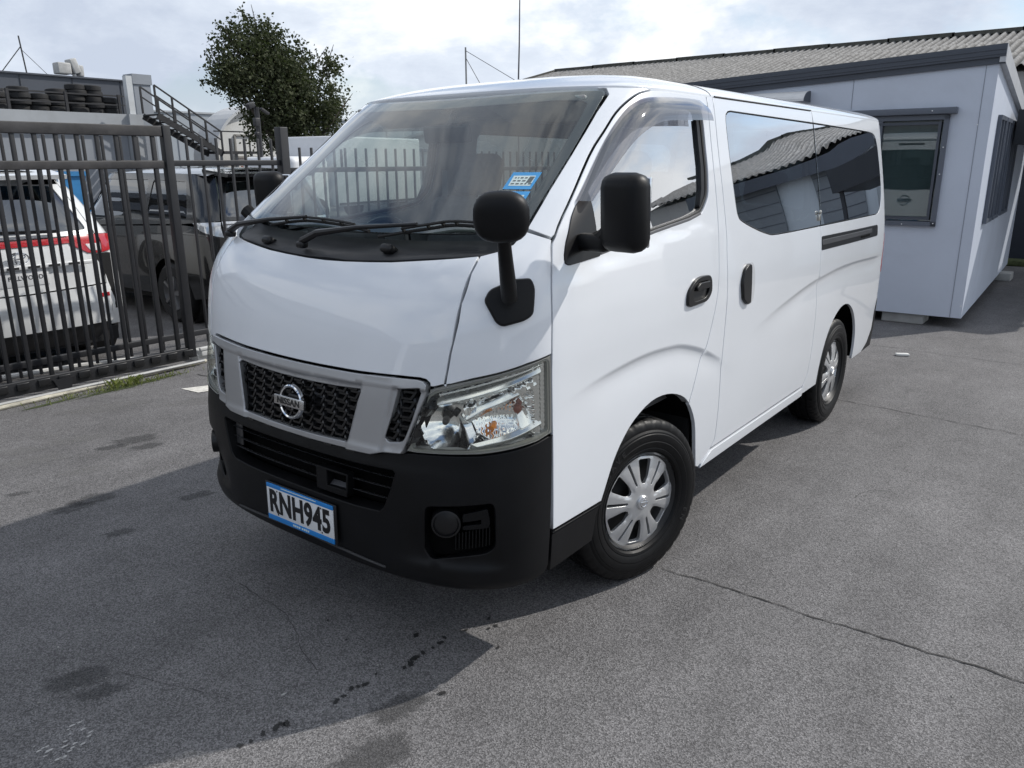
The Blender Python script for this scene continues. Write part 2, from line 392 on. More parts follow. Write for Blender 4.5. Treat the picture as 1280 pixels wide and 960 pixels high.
gr_ = raw('loose_grit', V, F, mat('grit', (.30,.29,.27), .9, var=.6, vscale=9.), ground); gr_['kind'] = 'stuff'
wp = raw('paint_mark', [(-3.30,.40,.004),(-3.10,.42,.004),(-3.02,.66,.004),(-3.16,.70,.004)], [(0,1,2,3)], mat('road_paint', (.62,.60,.55), .8, var=.25, vscale=30), ground)
def crack(pts, w, name='crack', mm=None):
    V = []; F = []; p = []; 
    for a, b in zip(pts[:-1], pts[1:]):
        L = math.hypot(b[0]-a[0], b[1]-a[1]); k = max(2, int(L/.035)); p += [(a[0]+(b[0]-a[0])*i/k, a[1]+(b[1]-a[1])*i/k) for i in range(k)]
    p.append(pts[-1]); off = 0.
    for i, (x, y) in enumerate(p):
        q = p[min(i+1, len(p)-1)]; r = p[max(0, i-1)]; dx, dy = q[0]-r[0], q[1]-r[1]; l = math.hypot(dx, dy); nx, ny = -dy/l, dx/l
        off = off*.8+rnd.uniform(-.008, .008); ww = w*rnd.uniform(.35, 1.3); V += [(x+nx*(off-ww), y+ny*(off-ww), .003), (x+nx*(off+ww), y+ny*(off+ww), .003)]
    F = [(2*i, 2*i+1, 2*i+3, 2*i+2) for i in range(len(p)-1)]
    return raw(name, V, F, mm or mat('crack_dark', (.040, .038, .037), .95, var=.4, vscale=40), ground)
crack([(.86,.13),(1.4,.15),(2.14,.17),(4.5,.12)], .0034); crack([(.2,3.1),(.75,3.05),(1.87,2.94),(4,2.85)], .003); crack([(-1,5.1),(.4,5.0),(1.6,4.95),(4,4.9)], .003)
crack([(-3.6,.72),(-3.1,.75),(-2.6,.80),(-2.2,.95)], .005); crack([(-.55,-1.0),(-.1,-1.05),(.25,-1.2)], .0012); crack([(1.3,1.35),(1.34,1.5),(1.42,1.55)], .0012); crack([(.15,-1.45),(-.25,-1.6),(-.3,-1.9)], .001)
mb = MB(); mb.box((.80, 4.72, .012), (.11, .05, .022), Matrix.Rotation(.5, 3, 'Z'), .008); tag(mb.build('litter', mat('crumpled_paper', (.6,.6,.58), .8)), 'small scrap of white litter lying on asphalt beside the cabin shadow', 'litter')

# ================================================================== gate, fence, rail on the left
GATE = mat('gate_grey_paint', (.0125, .013, .0155), .5, var=.25, vscale=9, dirt=.03, bump=.1, bscale=60)
GATE_T = mat('gate_weathered_rail', (.030, .0285, .030), .6, var=.5, vscale=7, dirt=.35, bump=.2, bscale=50)
gate = empty('sliding_gate', (-3.92, -.9, 0), label='tall dark grey steel bar sliding gate in front of the fence', cat='gate')
G0 = Vector((3.92, .9, 0)); gx = -3.92
def gpart(mb, name, m): o = mb.build(name, m, gate); o.data.transform(Matrix.Translation(G0)); return o
yA, yB = -3.1, .83
mb = MB(); mb.box((gx, (yA+yB)/2, 1.885), (.05, yB-yA, .078), None, .006); gpart(mb, 'top_rail', GATE_T)
mb = MB(); mb.box((gx, (yA+yB)/2, 1.635), (.042, yB-yA-.02, .06), None, .006); gpart(mb, 'middle_rail', GATE_T)
mb = MB(); mb.box((gx, (yA+yB)/2, .105), (.055, yB-yA, .10), None, .006); gpart(mb, 'bottom_beam', GATE)
mb = MB(); mb.box((gx, yB+.035, 1.0), (.065, .065, 1.86), None, .006); gpart(mb, 'end_post', GATE)
for k in range(28):
    y = .753-.1418*k
    if y < yA+.05: break
    mb = MB(); mb.box((gx+.004, y, .99), (.026, .029, 1.72), None, .004); gpart(mb, 'bar', GATE)
    mb = MB(); mb.box((gx+.035, y+.071, .115), (.012, .085, .055), None, .02); gpart(mb, 'beam_scallop', BLKS := mat('greasy_black', (.012,.012,.013), .35, var=.3))
for y in (-.18, -2.2):
    mb = MB(); mb.prism([(-.075,.12),(.075,.12),(.035,.015),(-.03,.012)], gx+.03, gx+.045, lambda u, v, w, y=y: (w, y+u, v)); gpart(mb, 'wheel_bracket', GATE)
mb = MB(); mb.tube([(gx+.075, yA, .035), (gx+.075, yB+.1, .035)], .012, 8); gpart(mb, 'lower_edge_tube', mat('galvanised', (.45,.45,.44), .5, metal=.4, var=.2))
# ground track
trk = MB(); trk.tube([(-3.80, -4.5, .016), (-3.82, -.65, .016), (-3.87, .45, .016), (-3.90, .98, .016)], .016, 8)
tag(trk.build('gate_track', mat('track_cream', (.50,.47,.38), .6, var=.3, vscale=12, dirt=.5)), 'cream painted round gate track along the asphalt edge', 'gate track')
gd = MB(); gd.box((-4.02, 1.07, .07), (.16, .20, .05), None, .01); gd.box((-4.02, 1.07, .03), (.10, .24, .06)); gd.box((-3.95, 1.07, .11), (.03, .22, .03), None, .008)
tag(gd.build('gate_stop', mat('stop_white', (.60,.60,.58), .5, var=.1, dirt=.3)), 'white steel gate stop on the ground at the end of the gate', 'gate stop')
pp = MB(); pp.tube([(-4.65,-1.6,.03),(-4.6,-.3,.04),(-4.5,.2,.04),(-4.35,.6,.04),(-4.16,1.0,.045)], .022, 8)
tag(pp.build('ground_pipe', mat('pvc_white', (.58,.57,.54), .5, var=.12, dirt=.3)), 'white plastic pipe lying along the foot of the fence', 'pipe')
FEN = mat('fence_grey_paint', (.019, .0195, .0225), .5, var=.2, vscale=8, dirt=.04, bump=.08, bscale=60)
def fence(y0, y1, zt, zb, phase, label):
    f = empty('bar_fence', (-4.25, y0, 0), label=label, cat='fence', group='grey bar fence bays'); T = Matrix.Translation((4.25, -y0, 0))
    def part(mb, name): o = mb.build(name, FEN, f); o.data.transform(T); return o
    mb = MB(); mb.box((-4.25, (y0+y1)/2, zt), (.035, y1-y0, .048), None, .004); part(mb, 'top_rail')
    mb = MB(); mb.box((-4.25, (y0+y1)/2, zb), (.035, y1-y0, .048), None, .004); part(mb, 'bottom_rail')
    mb = MB(); mb.box((-4.25, y1+.045, (zt+.32)/2), (.09, .09, zt+.32), None, .006); part(mb, 'post')
    y = phase; bar0 = None
    while y > y0+.1: y -= .1415
    while y < y1-.02:
        if y > y0:
            if bar0 is None:
                mb = MB(); mb.box((-4.25, y, (zt+.21+zb-.1)/2), (.020, .021, zt+.31-zb), None, .003); bar0 = part(mb, 'bar'); yb = y
            else: c = bar0.copy(); COL.objects.link(c); c.parent = f; c.location = (0, y-yb, 0)
        y += .1415
    return f
fence(-2.9, 2.16, 1.645, .19, 1.09, 'grey steel bar fence bay behind the sliding gate')
fence(2.25, 4.75, 1.575, .11, 2.4, 'grey steel bar fence bay beyond the tall post, beside the dark wagon')
fence(4.84, 7.5, 1.56, .10, 5.0, 'far grey steel bar fence bay hidden behind the white van')
fence(7.6, 11.0, 1.55, .09, 7.8, 'last grey steel bar fence bay towards the white warehouse')
# weeds
V = []; F = []; r2 = random.Random(9)
for k in range(420):
    t = r2.gauss(0, .30); x = -3.72+.02*t+r2.gauss(0, .03); y = .18+t; h = r2.uniform(.012, .05)*(1.6 if abs(t) < .12 else .8); a = r2.uniform(0, 6.3); dx, dy = math.cos(a)*h*.7, math.sin(a)*h*.7; w = .003
    b = len(V); V += [(x-w*dy/h, y+w*dx/h, 0), (x+w*dy/h, y-w*dx/h, 0), (x+dx*.5, y+dy*.5, h*.8), (x+dx, y+dy, h)]; F += [(b, b+1, b+2), (b+1, b+3, b+2)]
tag(raw('weeds', V, F, mat('weed_green', (.16, .19, .04), .8, var=.3, vscale=20)), 'low green weeds growing beside the gate track', 'weeds', kind='stuff')
blob('moss', -3.70, .22, .52, .055, 1.62, MOSSD, .003); blob('moss', -3.70, -.35, .25, .03, 1.62, MOSSD, .003)

# ================================================================== buildings
def wall_box(mb, x0, x1, y0, y1, z0, z1): return mb.box(((x0+x1)/2, (y0+y1)/2, (z0+z1)/2), (abs(x1-x0), abs(y1-y0), abs(z1-z0)))
# --- dark workshop with a tyre deck
WS_D = mat('dark_cladding', (.060, .068, .085), .6, var=.06, vscale=.6); WS_G = mat('grey_blockwork', (.26, .28, .31), .8, var=.06, vscale=.8, dirt=.15); WS_L = mat('pale_concrete', (.36, .38, .40), .8, var=.08, vscale=1.2, dirt=.15)
ws = empty('workshop', (-30, 2, 0), label='dark grey two level workshop with a roof deck full of tyres', cat='building'); WT = Matrix.Translation((30, -2, 0))
def wp_(mb, name, m, par=None): o = mb.build(name, m, par or ws); o.data.transform(WT); return o
mb = MB(); wall_box(mb, -45, -33.3, -25, 16.1, 0, 5.10); upper = wp_(mb, 'upper_wall', WS_D)
for k in range(16):
    mb = MB(); wall_box(mb, -33.3, -33.27, 15.7-k*2.0, 15.72-k*2.0, 3.5, 5.08); wp_(mb, 'cladding_joint', mat('joint_and_shadow_dark', (.03,.034,.042), .7), upper)
mb = MB(); wall_box(mb, -45, -33.2, -25, 16.2, 5.10, 5.16); wp_(mb, 'parapet_cap', WS_D)
for y0, y1 in ((11.0, 11.75), (12.05, 12.25), (12.6, 13.2)):
    mb = MB(); wall_box(mb, -33.32, -33.24, y0, y1, 4.05, 4.32); w = wp_(mb, 'window', mat('window_bright', (.62,.66,.70), .2))
    mb = MB(); wall_box(mb, -33.28, -33.2, y0-.06, y1+.06, 4.32, 4.38); wp_(mb, 'window_frame', WS_L, w)
mb = MB(); wall_box(mb, -44, -28.6, -25, 13.3, 0, 2.95); wp_(mb, 'lower_wall', WS_G)
mb = MB(); wall_box(mb, -44, -28.45, -25, 13.35, 2.95, 3.47); wp_(mb, 'deck_beam', WS_L)
mb = MB(); wall_box(mb, -28.5, -28.42, -25, 13.3, 2.86, 2.93); wp_(mb, 'beam_shadow_line', mat('joint_and_shadow_dark', (.03,.034,.042), .7))  # dark strip put in as the shadow under the deck beam
mb = MB(); wall_box(mb, -28.7, -28.3, 13.32, 13.85, 0, 3.47); wp_(mb, 'column', WS_L)
mb = MB(); wall_box(mb, -28.7, -28.45, 13.45, 13.68, 3.47, 4.85); wp_(mb, 'standpipe', mat('pale_paint', (.55,.57,.58), .6, var=.06))
mb = MB(); wall_box(mb, -30.6, -30.0, 14.55, 15.25, 0, 5.05); wp_(mb, 'stair_tower', WS_G)
mb = MB(); wall_box(mb, -30.65, -29.95, 14.5, 15.30, 4.72, 5.10); wp_(mb, 'tower_cap', WS_G)
RAILM = mat('handrail_dark', (.03,.03,.033), .5, var=.2)
for z in (3.78, 4.1):
    mb = MB(); mb.bar((-28.5, -20, z), (-28.5, 13.3, z), .05); wp_(mb, 'deck_rail', RAILM)
for k in range(11):
    mb = MB(); mb.bar((-28.5, 13.1-k*1.9, 3.45), (-28.5, 13.1-k*1.9, 4.15), .09); wp_(mb, 'deck_post', RAILM)
# stair
s0 = Vector((-27.7, 13.55, 3.47)); s1 = Vector((-27.7, 16.1, 2.12)); nst = 11
for q in (0., 1.0):
    mb = MB(); mb.bar(s0+Vector((q, 0, -.10)), s1+Vector((q, 0, -.10)), .06, .22); wp_(mb, 'stair_stringer', RAILM)
    mb = MB(); mb.bar(s0+Vector((q, 0, .95)), s1+Vector((q, 0, .75)), .05); mb.bar(s0+Vector((q, 0, .6)), s1+Vector((q, 0, .42)), .04); wp_(mb, 'stair_handrail', RAILM)
    for k in range(5):
        p = s0.lerp(s1, k/4)+Vector((q, 0, 0)); mb = MB(); mb.bar(p, p+Vector((0, 0, .95-.05*k)), .06); wp_(mb, 'stair_post', RAILM)
for k in range(nst):
    p = s0.lerp(s1, (k+.5)/nst); mb = MB(); mb.box(p+Vector((.5, 0, 0)), (1.0, .26, .04)); wp_(mb, 'stair_tread', RAILM)
mb = MB(); mb.box((-27.2, 16.9, 2.08), (1.2, 1.6, .1)); mb.bar((-27.2, 16.1, 2.9), (-27.2, 17.7, 2.9), .05); mb.bar((-27.2, 17.7, 2.1), (-27.2, 17.7, 2.9), .05); wp_(mb, 'stair_landing', RAILM)
for y in (16.2, 16.9, 17.6):
    mb = MB(); mb.bar((-27, y, -.1), (-27, y, 2.1), .08); wp_(mb, 'landing_leg', WS_L)
# rooftop plant and aerial
mb = MB(); mb.tube([(-34, 12.3, 5.1), (-34, 12.2, 6.6)], .03, 6); mb.tube([(-34, 12.22, 6.2), (-34, 11.3, 5.1)], .02, 5); mb.tube([(-34, 12.22, 6.1), (-34, 13.2, 5.1)], .012, 5)
tag(mb.build('roof_aerial', RAILM), 'thin guyed aerial standing on the dark workshop roof', 'aerial')
mb = MB(); mb.box((-34, 13.7, 5.5), (.5, .55, .45), None, .05); mb.box((-34, 14.15, 5.62), (.5, .3, .6), Matrix.Rotation(.3, 3, 'X'), .05); mb.box((-34, 14.4, 5.45), (.4, .2, .45), None, .05); mb.bar((-33.9, 14.1, 4.2), (-33.9, 14.1, 5.3), .1)
tag(mb.build('roof_fan_unit', mat('plant_grey', (.40,.40,.39), .6, var=.2, vscale=5)), 'grey ventilation unit on the dark workshop roof edge', 'vent')
# tyres on the deck
TY = mat('old_tyre', (.014,.014,.015), .75, var=.3, vscale=8)
def tyre_mesh():
    mb = MB(); mb.lathe([(.19,-.07),(.24,-.10),(.30,-.10),(.335,-.075),(.34,0),(.335,.075),(.30,.10),(.24,.10),(.19,.07),(.19,-.07)], 20, 'Z'); return mb.build('stacked_tyre', TY)
ty0 = tyre_mesh(); first = True; r3 = random.Random(3)
for si, (y, n_, xo) in enumerate(((8.9,3,0),(9.75,2,0),(10.5,2,.2),(11.35,4,0),(11.55,3,-.8),(12.25,2,.2),(12.9,2,.1),(13.6,0,0))):
    pass
stacks = [(9.15,3,0,'by the left end of the deck rail'),(9.9,3,-.1,'in the second stack along the deck'),(10.65,4,.1,'below the bright workshop window'),(11.42,3,0,'beside the long bright window'),(12.0,3,.15,'in the middle of the deck'),(12.55,4,-.1,'in the tallest stack on the deck'),(10.3,2,-.9,'in a back row stack on the deck'),(11.8,4,-.9,'in the tall back row stack'),]
stacks = [(9.2,3,0),(10.05,3,-.1),(10.8,4,.1),(11.5,3,0),(12.25,4,.15),(12.98,4,-.1)]
ymap = lambda px: px
for si, y in enumerate((9.05, 9.75, 10.45, 11.1, 11.75, 12.4, 13.05, 13.6)):
    cnt = (2, 3, 4, 3, 4, 5, 5, 3)[si]
    for k in range(cnt):
        t = ty0 if first else ty0.copy()
        if not first: COL.objects.link(t)
        first = False
        t.location = (-29.2+r3.uniform(-.08, .08), y-.55+r3.uniform(-.05, .05), 3.57+k*.2); t.rotation_euler = (r3.uniform(-.04, .04), r3.uniform(-.04, .04), r3.uniform(0, 6))
        tag(t, 'worn black tyre lying in a stack on the workshop roof deck', 'tyre', 'tyres stacked on the workshop deck')
for y, x in ((9.5,-30.1),(10.4,-30.2),(12.6,-30),(13.0,-30.1)):
    t = ty0.copy(); COL.objects.link(t); t.location = (x, y-.5, 3.95); t.rotation_euler = (R(80), 0, r3.uniform(0, 3)); tag(t, 'worn black tyre standing upright behind the stacked tyres on the deck', 'tyre', 'tyres stood on edge on the workshop deck')
# --- long grey building far behind
fb = empty('long_grey_building', (-52, 40, 0), label='long plain grey building far behind the outdoor stair', cat='building'); T_ = Matrix.Translation((52, -40, 0))
mb = MB(); wall_box(mb, -60, -49.3, 20, 60, -.2, 4.95); o = mb.build('wall', mat('far_grey_wall', (.30,.33,.36), .8, var=.03, vscale=.2), fb); o.data.transform(T_)
mb = MB(); wall_box(mb, -60.2, -49.2, 19.9, 60.1, 4.95, 5.06); o = mb.build('roof_cap', WS_L, fb); o.data.transform(T_)
for k in range(12):
    mb = MB(); wall_box(mb, -49.3, -49.25, 21+k*3.2, 21.06+k*3.2, 0, 4.9); o = mb.build('wall_joint', WS_G, fb); o.data.transform(T_)
# --- arched white shelter
ash = empty('arched_shelter', (-28.5, 18.9, 0), label='white arched roof shelter behind the fence near the tree', cat='shelter'); T_ = Matrix.Translation((28.5, -18.9, 0))
def shp(mb, n_, m): o = mb.build(n_, m, ash); o.data.transform(T_); return o
arc = [(18.9+2.36*math.cos(t), 1.75+2.19*math.sin(t)) for t in np.linspace(math.pi, 0, 24)]; A2 = [(18.9+2.47*math.cos(t), 1.75+2.30*math.sin(t)) for t in np.linspace(math.pi, 0, 24)]
WHS = mat('shelter_white', (.62,.62,.60), .7, var=.06, vscale=1.5, dirt=.1)
mb = MB(); mb.prism([(16.54,-.12)]+arc+[(21.26,-.12)], -29.3, -28.1, lambda u, v, w: (w, u, v)); shp(mb, 'end_wall', WHS)
mb = MB(); mb.prism(A2+arc[::-1], -29.4, -27.8, lambda u, v, w: (w, u, v)); shp(mb, 'arched_roof', mat('shelter_roof', (.50,.51,.52), .6, var=.06, vscale=1.))
for p, q in (((17.6,0),(17.6,2.8)), ((17.6,2.8),(20.1,2.8)), ((20.1,2.8),(20.1,0)), ((17.6,1.92),(20.1,1.92))): mb = MB(); mb.bar((-28.07, *p), (-28.07, *q), .07); shp(mb, 'door_frame', mat('frame_greybrown', (.25,.24,.22), .6))
mb = MB(); mb.box((-27.7, 18.6, 1.34), (.08, 2.1, .42)); sb = shp(mb, 'sign_board', mat('sign_red_brown', (.30,.07,.04), .6, var=.2, vscale=6))
o = text_obj('sign_lettering', 'OUT', .36, mat('sign_cream', (.6,.5,.35), .6), sb, frame_mtx((-27.65, 18.4, 1.34), (0, 1, 0), (0, 0, 1)), extrude=.005, bold=.004); o.data.transform(T_)
mb = MB(); mb.tube([(-17.5, 11.35, -.12), (-17.5, 11.33, 3.15)], .07, 8); mb.box((-17.45, 11.10, 3.18), (.16, .22, .14), Matrix.Rotation(.4, 3, 'X'), .02); mb.box((-17.45, 11.55, 3.05), (.10, .28, .06), Matrix.Rotation(-.5, 3, 'X'), .01); mb.box((-17.4, 11.22, 2.75), (.14, .16, .22), None, .02); mb.box((-17.4, 11.20, 2.45), (.12, .1, .08), None, .02)
tag(mb.build('lamp_pole', RAILM), 'dark pole with floodlight and cameras in front of the arched shelter', 'pole')
# --- white box truck roof beyond the fence
tr = empty('box_truck', (-17.6, 14.3, -.12), rz=R(8), label='white box truck parked beyond the fence, beside the tree', cat='truck')
TW = mat('truck_white', (.66,.67,.69), .5, var=.04)
mb = MB(); mb.box((0, .6, 1.52), (2.2, 4.2, 2.0), None, .06); mb.build('box_body', TW, tr)
mb = MB(); mb.box((0, -2.35, 1.1), (2.0, 1.5, 1.7), None, .18); mb.build('cab', TW, tr)
mb = MB(); mb.box((0, -3.09, 1.45), (1.7, .04, .6), Matrix.Rotation(R(-8), 3, 'X'), .02); mb.build('cab_window', FRIT_ := mat('dark_glass', (.02,.022,.025), .08), tr)
mb = MB(); mb.box((1.102, -1.2, 1.9), (.02, .10, .5)); mb.box((1.102, .6, .60), (.02, 4.0, .06)); mb.build('box_trim', RAILM, tr)
for x in (-.95, .95):
    for y in (-2.2, 1.6): mb = MB(); mb.lathe([(.0,-.12),(.38,-.12),(.40,-.08),(.40,.08),(.38,.12),(.0,.12)], 24); o = mb.build('wheel', TY, tr); o.location = (x, y, .40)
# --- white gabled warehouse behind
wh = empty('white_warehouse', (-16, 24, 0), label='white gabled warehouse behind the parked vehicles', cat='building'); T_ = Matrix.Translation((16, -24, 0))
rot = Matrix.Rotation(R(38), 4, 'Z')
def whp(mb, n_, m): o = mb.build(n_, m, wh); o.data.transform(rot); return o
WHM = mat('warehouse_white', (.60,.61,.60), .75, var=.04, vscale=.7)
mb = MB(); mb.prism([(-6,-.2),(6,-.2),(6,2.5),(0,4.1),(-6,2.5)], 0, 12, lambda u, v, w: (u, w, v)); whp(mb, 'wall', WHM)
mb = MB(); mb.prism([(-6.3,2.42),(0,4.10),(6.3,2.42),(6.3,2.52),(0,4.22),(-6.3,2.52)], -.3, 12.3, lambda u, v, w: (u, w, v)); whp(mb, 'roof', mat('warehouse_roof', (.52,.52,.50), .7, var=.05, vscale=.7))
mb = MB(); mb.box((0, -.03, 2.1), (11.6, .06, .12)); whp(mb, 'wall_band', WS_G)
mb = MB(); mb.box((2.2, -.04, .9), (3.0, .08, 2.1)); whp(mb, 'roller_door', WS_L)

# ================================================================== portable cabin on the right
CAB = mat('cabin_grey_panel', (.54, .585, .67), .55, var=.04, vscale=1.5, dirt=.13); CTR = mat('cabin_dark_trim', (.055, .065, .085), .45, var=.06); CFR = mat('cabin_window_frame', (.10, .115, .145), .4, var=.06)
CL = 3.6; CW = 5.2
cab = empty('portable_cabin', (1.0, 6.25, 0), rz=R(2.0), label='grey portable cabin with dark roof trim beside the van', cat='cabin')
def zt(x): return 2.49+.052*x          # the roof falls away from the corner
def cpart(mb, n_, m, par=None): return mb.build(n_, m, par or cab)
WX0, WX1, WZ0, WZ1 = -1.55, -.34, 1.0, 2.05
panels = [(-CL,-2.4),(-2.4,-1.45),(-.285,0)]
mb = MB()
for (a, b_, z0, z1) in ((-CL, WX0, .11, None), (WX0, WX1, .11, WZ0), (WX0, WX1, WZ1, None), (WX1, 0, .11, None)):
    za = zt(a) if z1 is None else z1; zb = zt(b_) if z1 is None else z1
    mb.add([(a,0,z0),(b_,0,z0),(b_,0,zb),(a,0,za),(a,.06,z0),(b_,.06,z0),(b_,.06,zb),(a,.06,za)], [(0,1,2,3),(5,4,7,6),(0,4,5,1),(3,2,6,7),(0,3,7,4),(1,5,6,2)])
front = cpart(mb, 'front_wall', CAB)
for x in (-.10, -1.25, -2.4, -3.5):
    mb = MB(); z0 = .11 if not (WX0 < x < WX1) else WZ1+.08
    mb.box((x, -.002, (z0+zt(x))/2), (.004, .004, zt(x)-z0)); cpart(mb, 'panel_joint', mat('joint_grey', (.20,.22,.26), .6), front)
EW = [(.62, 1.18), (1.30, 1.86), (2.1, 3.0)]; zE = lambda y: 2.49-.11*y
ex = [0.]+[v for w in EW for v in w]+[CW]
mb = MB()
for i in range(len(ex)-1):
    a, b_ = max(ex[i], .06), ex[i+1]
    for z0, z1 in ([(.11, None)] if i % 2 == 0 else [(.11, 1.0), (2.02, None)]):
        za = zE(a) if z1 is None else z1; zb = zE(b_) if z1 is None else z1
        mb.add([(-.06,a,z0),(-.06,b_,z0),(-.06,b_,zb),(-.06,a,za),(0,a,z0),(0,b_,z0),(0,b_,zb),(0,a,za)], [(0,1,2,3),(5,4,7,6),(0,4,5,1),(3,2,6,7),(0,3,7,4),(1,5,6,2)])
end = cpart(mb, 'end_wall', CAB)
for a, b_ in EW:
    mb = MB()
    for yy in (a, b_, (a+b_)/2): mb.box((.012, yy, 1.53), (.05, .04, 1.06))
    for zz in (1.02, 2.04): mb.box((.012, (a+b_)/2, zz), (.05, b_-a, .04))
    f = cpart(mb, 'end_window_frame', CFR); mb = MB(); mb.box((-.02, (a+b_)/2, 1.53), (.008, b_-a, 1.0)); cpart(mb, 'window_pane', glass('cabin_glass', (.10,.115,.115), 1.5, base=.10), f)
mb = MB(); mb.box((-CL/2, CW-.04, 1.0), (CL-.1, .06, 1.7)); cpart(mb, 'back_wall', CAB)
mb = MB(); mb.box((-CL+.03, CW/2, 1.0), (.06, CW-.1, 1.7)); cpart(mb, 'far_end_wall', CAB)
mb = MB(); mb.box((-CL/2, CW/2, .22), (CL-.14, CW-.14, .05)); cpart(mb, 'floor', mat('cabin_floor_grey', (.12,.12,.12), .8))
mb = MB(); mb.add([(-CL-.02,-.03,zt(-CL)+.10),(.03,-.03,zt(0)+.10),(.03,CW+.03,1.95),(-CL-.02,CW+.03,1.80),(-CL-.02,-.03,zt(-CL)+.13),(.03,-.03,zt(0)+.13),(.03,CW+.03,1.98),(-CL-.02,CW+.03,1.83)], [(0,3,2,1),(4,5,6,7),(0,1,5,4),(1,2,6,5),(2,3,7,6),(3,0,4,7)]); rf = cpart(mb, 'roof', mat('cabin_roof', (.40,.41,.43), .6))
for dz0, dz1, yo in ((.045, .155, -.045), (-.012, .045, -.022)):
    mb = MB(); x0, x1 = -CL-.05, .045
    mb.add([(x0,yo,zt(x0)+dz0),(x1,yo,zt(x1)+dz0),(x1,yo,zt(x1)+dz1),(x0,yo,zt(x0)+dz1),(x0,.05,zt(x0)+dz0),(x1,.05,zt(x1)+dz0),(x1,.05,zt(x1)+dz1),(x0,.05,zt(x0)+dz1)], [(0,1,2,3),(5,4,7,6),(0,4,5,1),(3,2,6,7),(0,3,7,4),(1,5,6,2)]); cpart(mb, 'fascia', CTR, rf)
for dz in (.075, .115):
    mb = MB(); mb.bar((-CL-.05, -.048, zt(-CL)+dz), (.045, -.048, zt(0)+dz), .008, .012); cpart(mb, 'fascia_rib', CTR, rf)
mb = MB(); mb.add([(.0,-.04,2.49),(.05,-.04,2.49),(.05,CW,1.91),(.0,CW,1.91),(.0,-.04,2.645),(.05,-.04,2.645),(.05,CW,2.06),(.0,CW,2.06)], [(0,3,2,1),(4,5,6,7),(0,1,5,4),(1,2,6,5),(2,3,7,6),(3,0,4,7)]); cpart(mb, 'barge_board', mat('barge_pale', (.45,.46,.48), .5), rf)
# front window
mb = MB()
fw = .045
for zz in (WZ0+fw/2, WZ1-fw/2): mb.box(((WX0+WX1)/2, -.005, zz), (WX1-WX0, .07, fw))
for xx in (WX0+fw/2, WX1-fw/2): mb.box((xx, -.004, (WZ0+WZ1)/2), (fw, .072, WZ1-WZ0))
mb.box((-.95, -.002, (WZ0+WZ1)/2), (.045, .06, WZ1-WZ0-.02))
f = cpart(mb, 'window_frame', CFR)
mb = MB(); mb.box(((WX0+WX1)/2-.02, -.045, WZ1+.035), (WX1-WX0+.16, .09, .06), None, .006); cpart(mb, 'window_head', CFR, f)
mb = MB()
for xx in (WX1-.075, WX0+.075): mb.box((xx, -.012, (WZ0+WZ1)/2), (.025, .05, WZ1-WZ0-.12))
for zz in (WZ0+.075, WZ1-.075): mb.box(((WX0+WX1)/2, -.012, zz), (WX1-WX0-.13, .048, .025))
cpart(mb, 'window_sash', CTR, f)
for x0, x1 in ((WX0+.05, -.97), (-.93, WX1-.05)):
    mb = MB(); mb.box(((x0+x1)/2, .015, (WZ0+WZ1)/2), (x1-x0, .006, WZ1-WZ0-.1)); cpart(mb, 'window_pane', glass('cabin_front_glass', (.70,.76,.76), 1.2, base=.02), f)
mb = MB(); mb.box(((WX0+WX1)/2, .05, (WZ0+WZ1)/2), (WX1-WX0-.06, .01, WZ1-WZ0-.06)); cpart(mb, 'added_pane_backing', mat('pane_backing_grey', (.16,.18,.185), .8), f)  # grey sheet added behind the glass to even out the pane's tone
for xx, zz in ((WX1-.02, WZ0+.03), (WX1-.02, WZ0+.5), (WX1-.02, WZ1-.3), (WX1-.3, WZ0+.015), (WX1-.15, WZ1+.035), (-.012, .24), (-.10, 1.95)):
    mb = MB(); mb.box((xx, -.05 if zz < WZ1 else -.092, zz), (.012, .012, .012), None, .004); cpart(mb, 'screw_cap', mat('screw_white', (.7,.7,.7), .4), f)
mb = MB(); n = 8; pts = [(-1.6, -.02-.24*math.sin(t), 2.22+.11*math.cos(t)) for t in np.linspace(0, math.pi/2, n)]
V = [(x_, p[1], p[2]) for p in pts for x_ in (-2.4, -1.66)]; mb.add(V, [(2*i, 2*i+1, 2*i+3, 2*i+2) for i in range(n-1)]); cpart(mb, 'door_canopy', mat('canopy_white', (.6,.6,.6), .5))
mb = MB(); mb.add([(-1.66, p[1], p[2]) for p in pts]+[(-1.66, -.0, 2.22)], [tuple(range(n+1))]); cpart(mb, 'canopy_bracket', CTR)
def block(x, y, lab):
    mb = MB(); mb.box((x, y, .055), (.40, .30, .11), None, .012); return tag(mb.build('foundation_block', mat('concrete_block', (.36,.36,.35), .85, var=.12, vscale=8, dirt=.25)), lab, 'concrete block', 'concrete blocks carrying the cabin')
block(.46, 6.43, 'pale concrete block under the cabin front wall beside the van'); block(-1.6, 6.35, 'pale concrete block under the cabin hidden behind the van')
block(.80, 10.4, 'pale concrete block under the far corner of the cabin end wall')
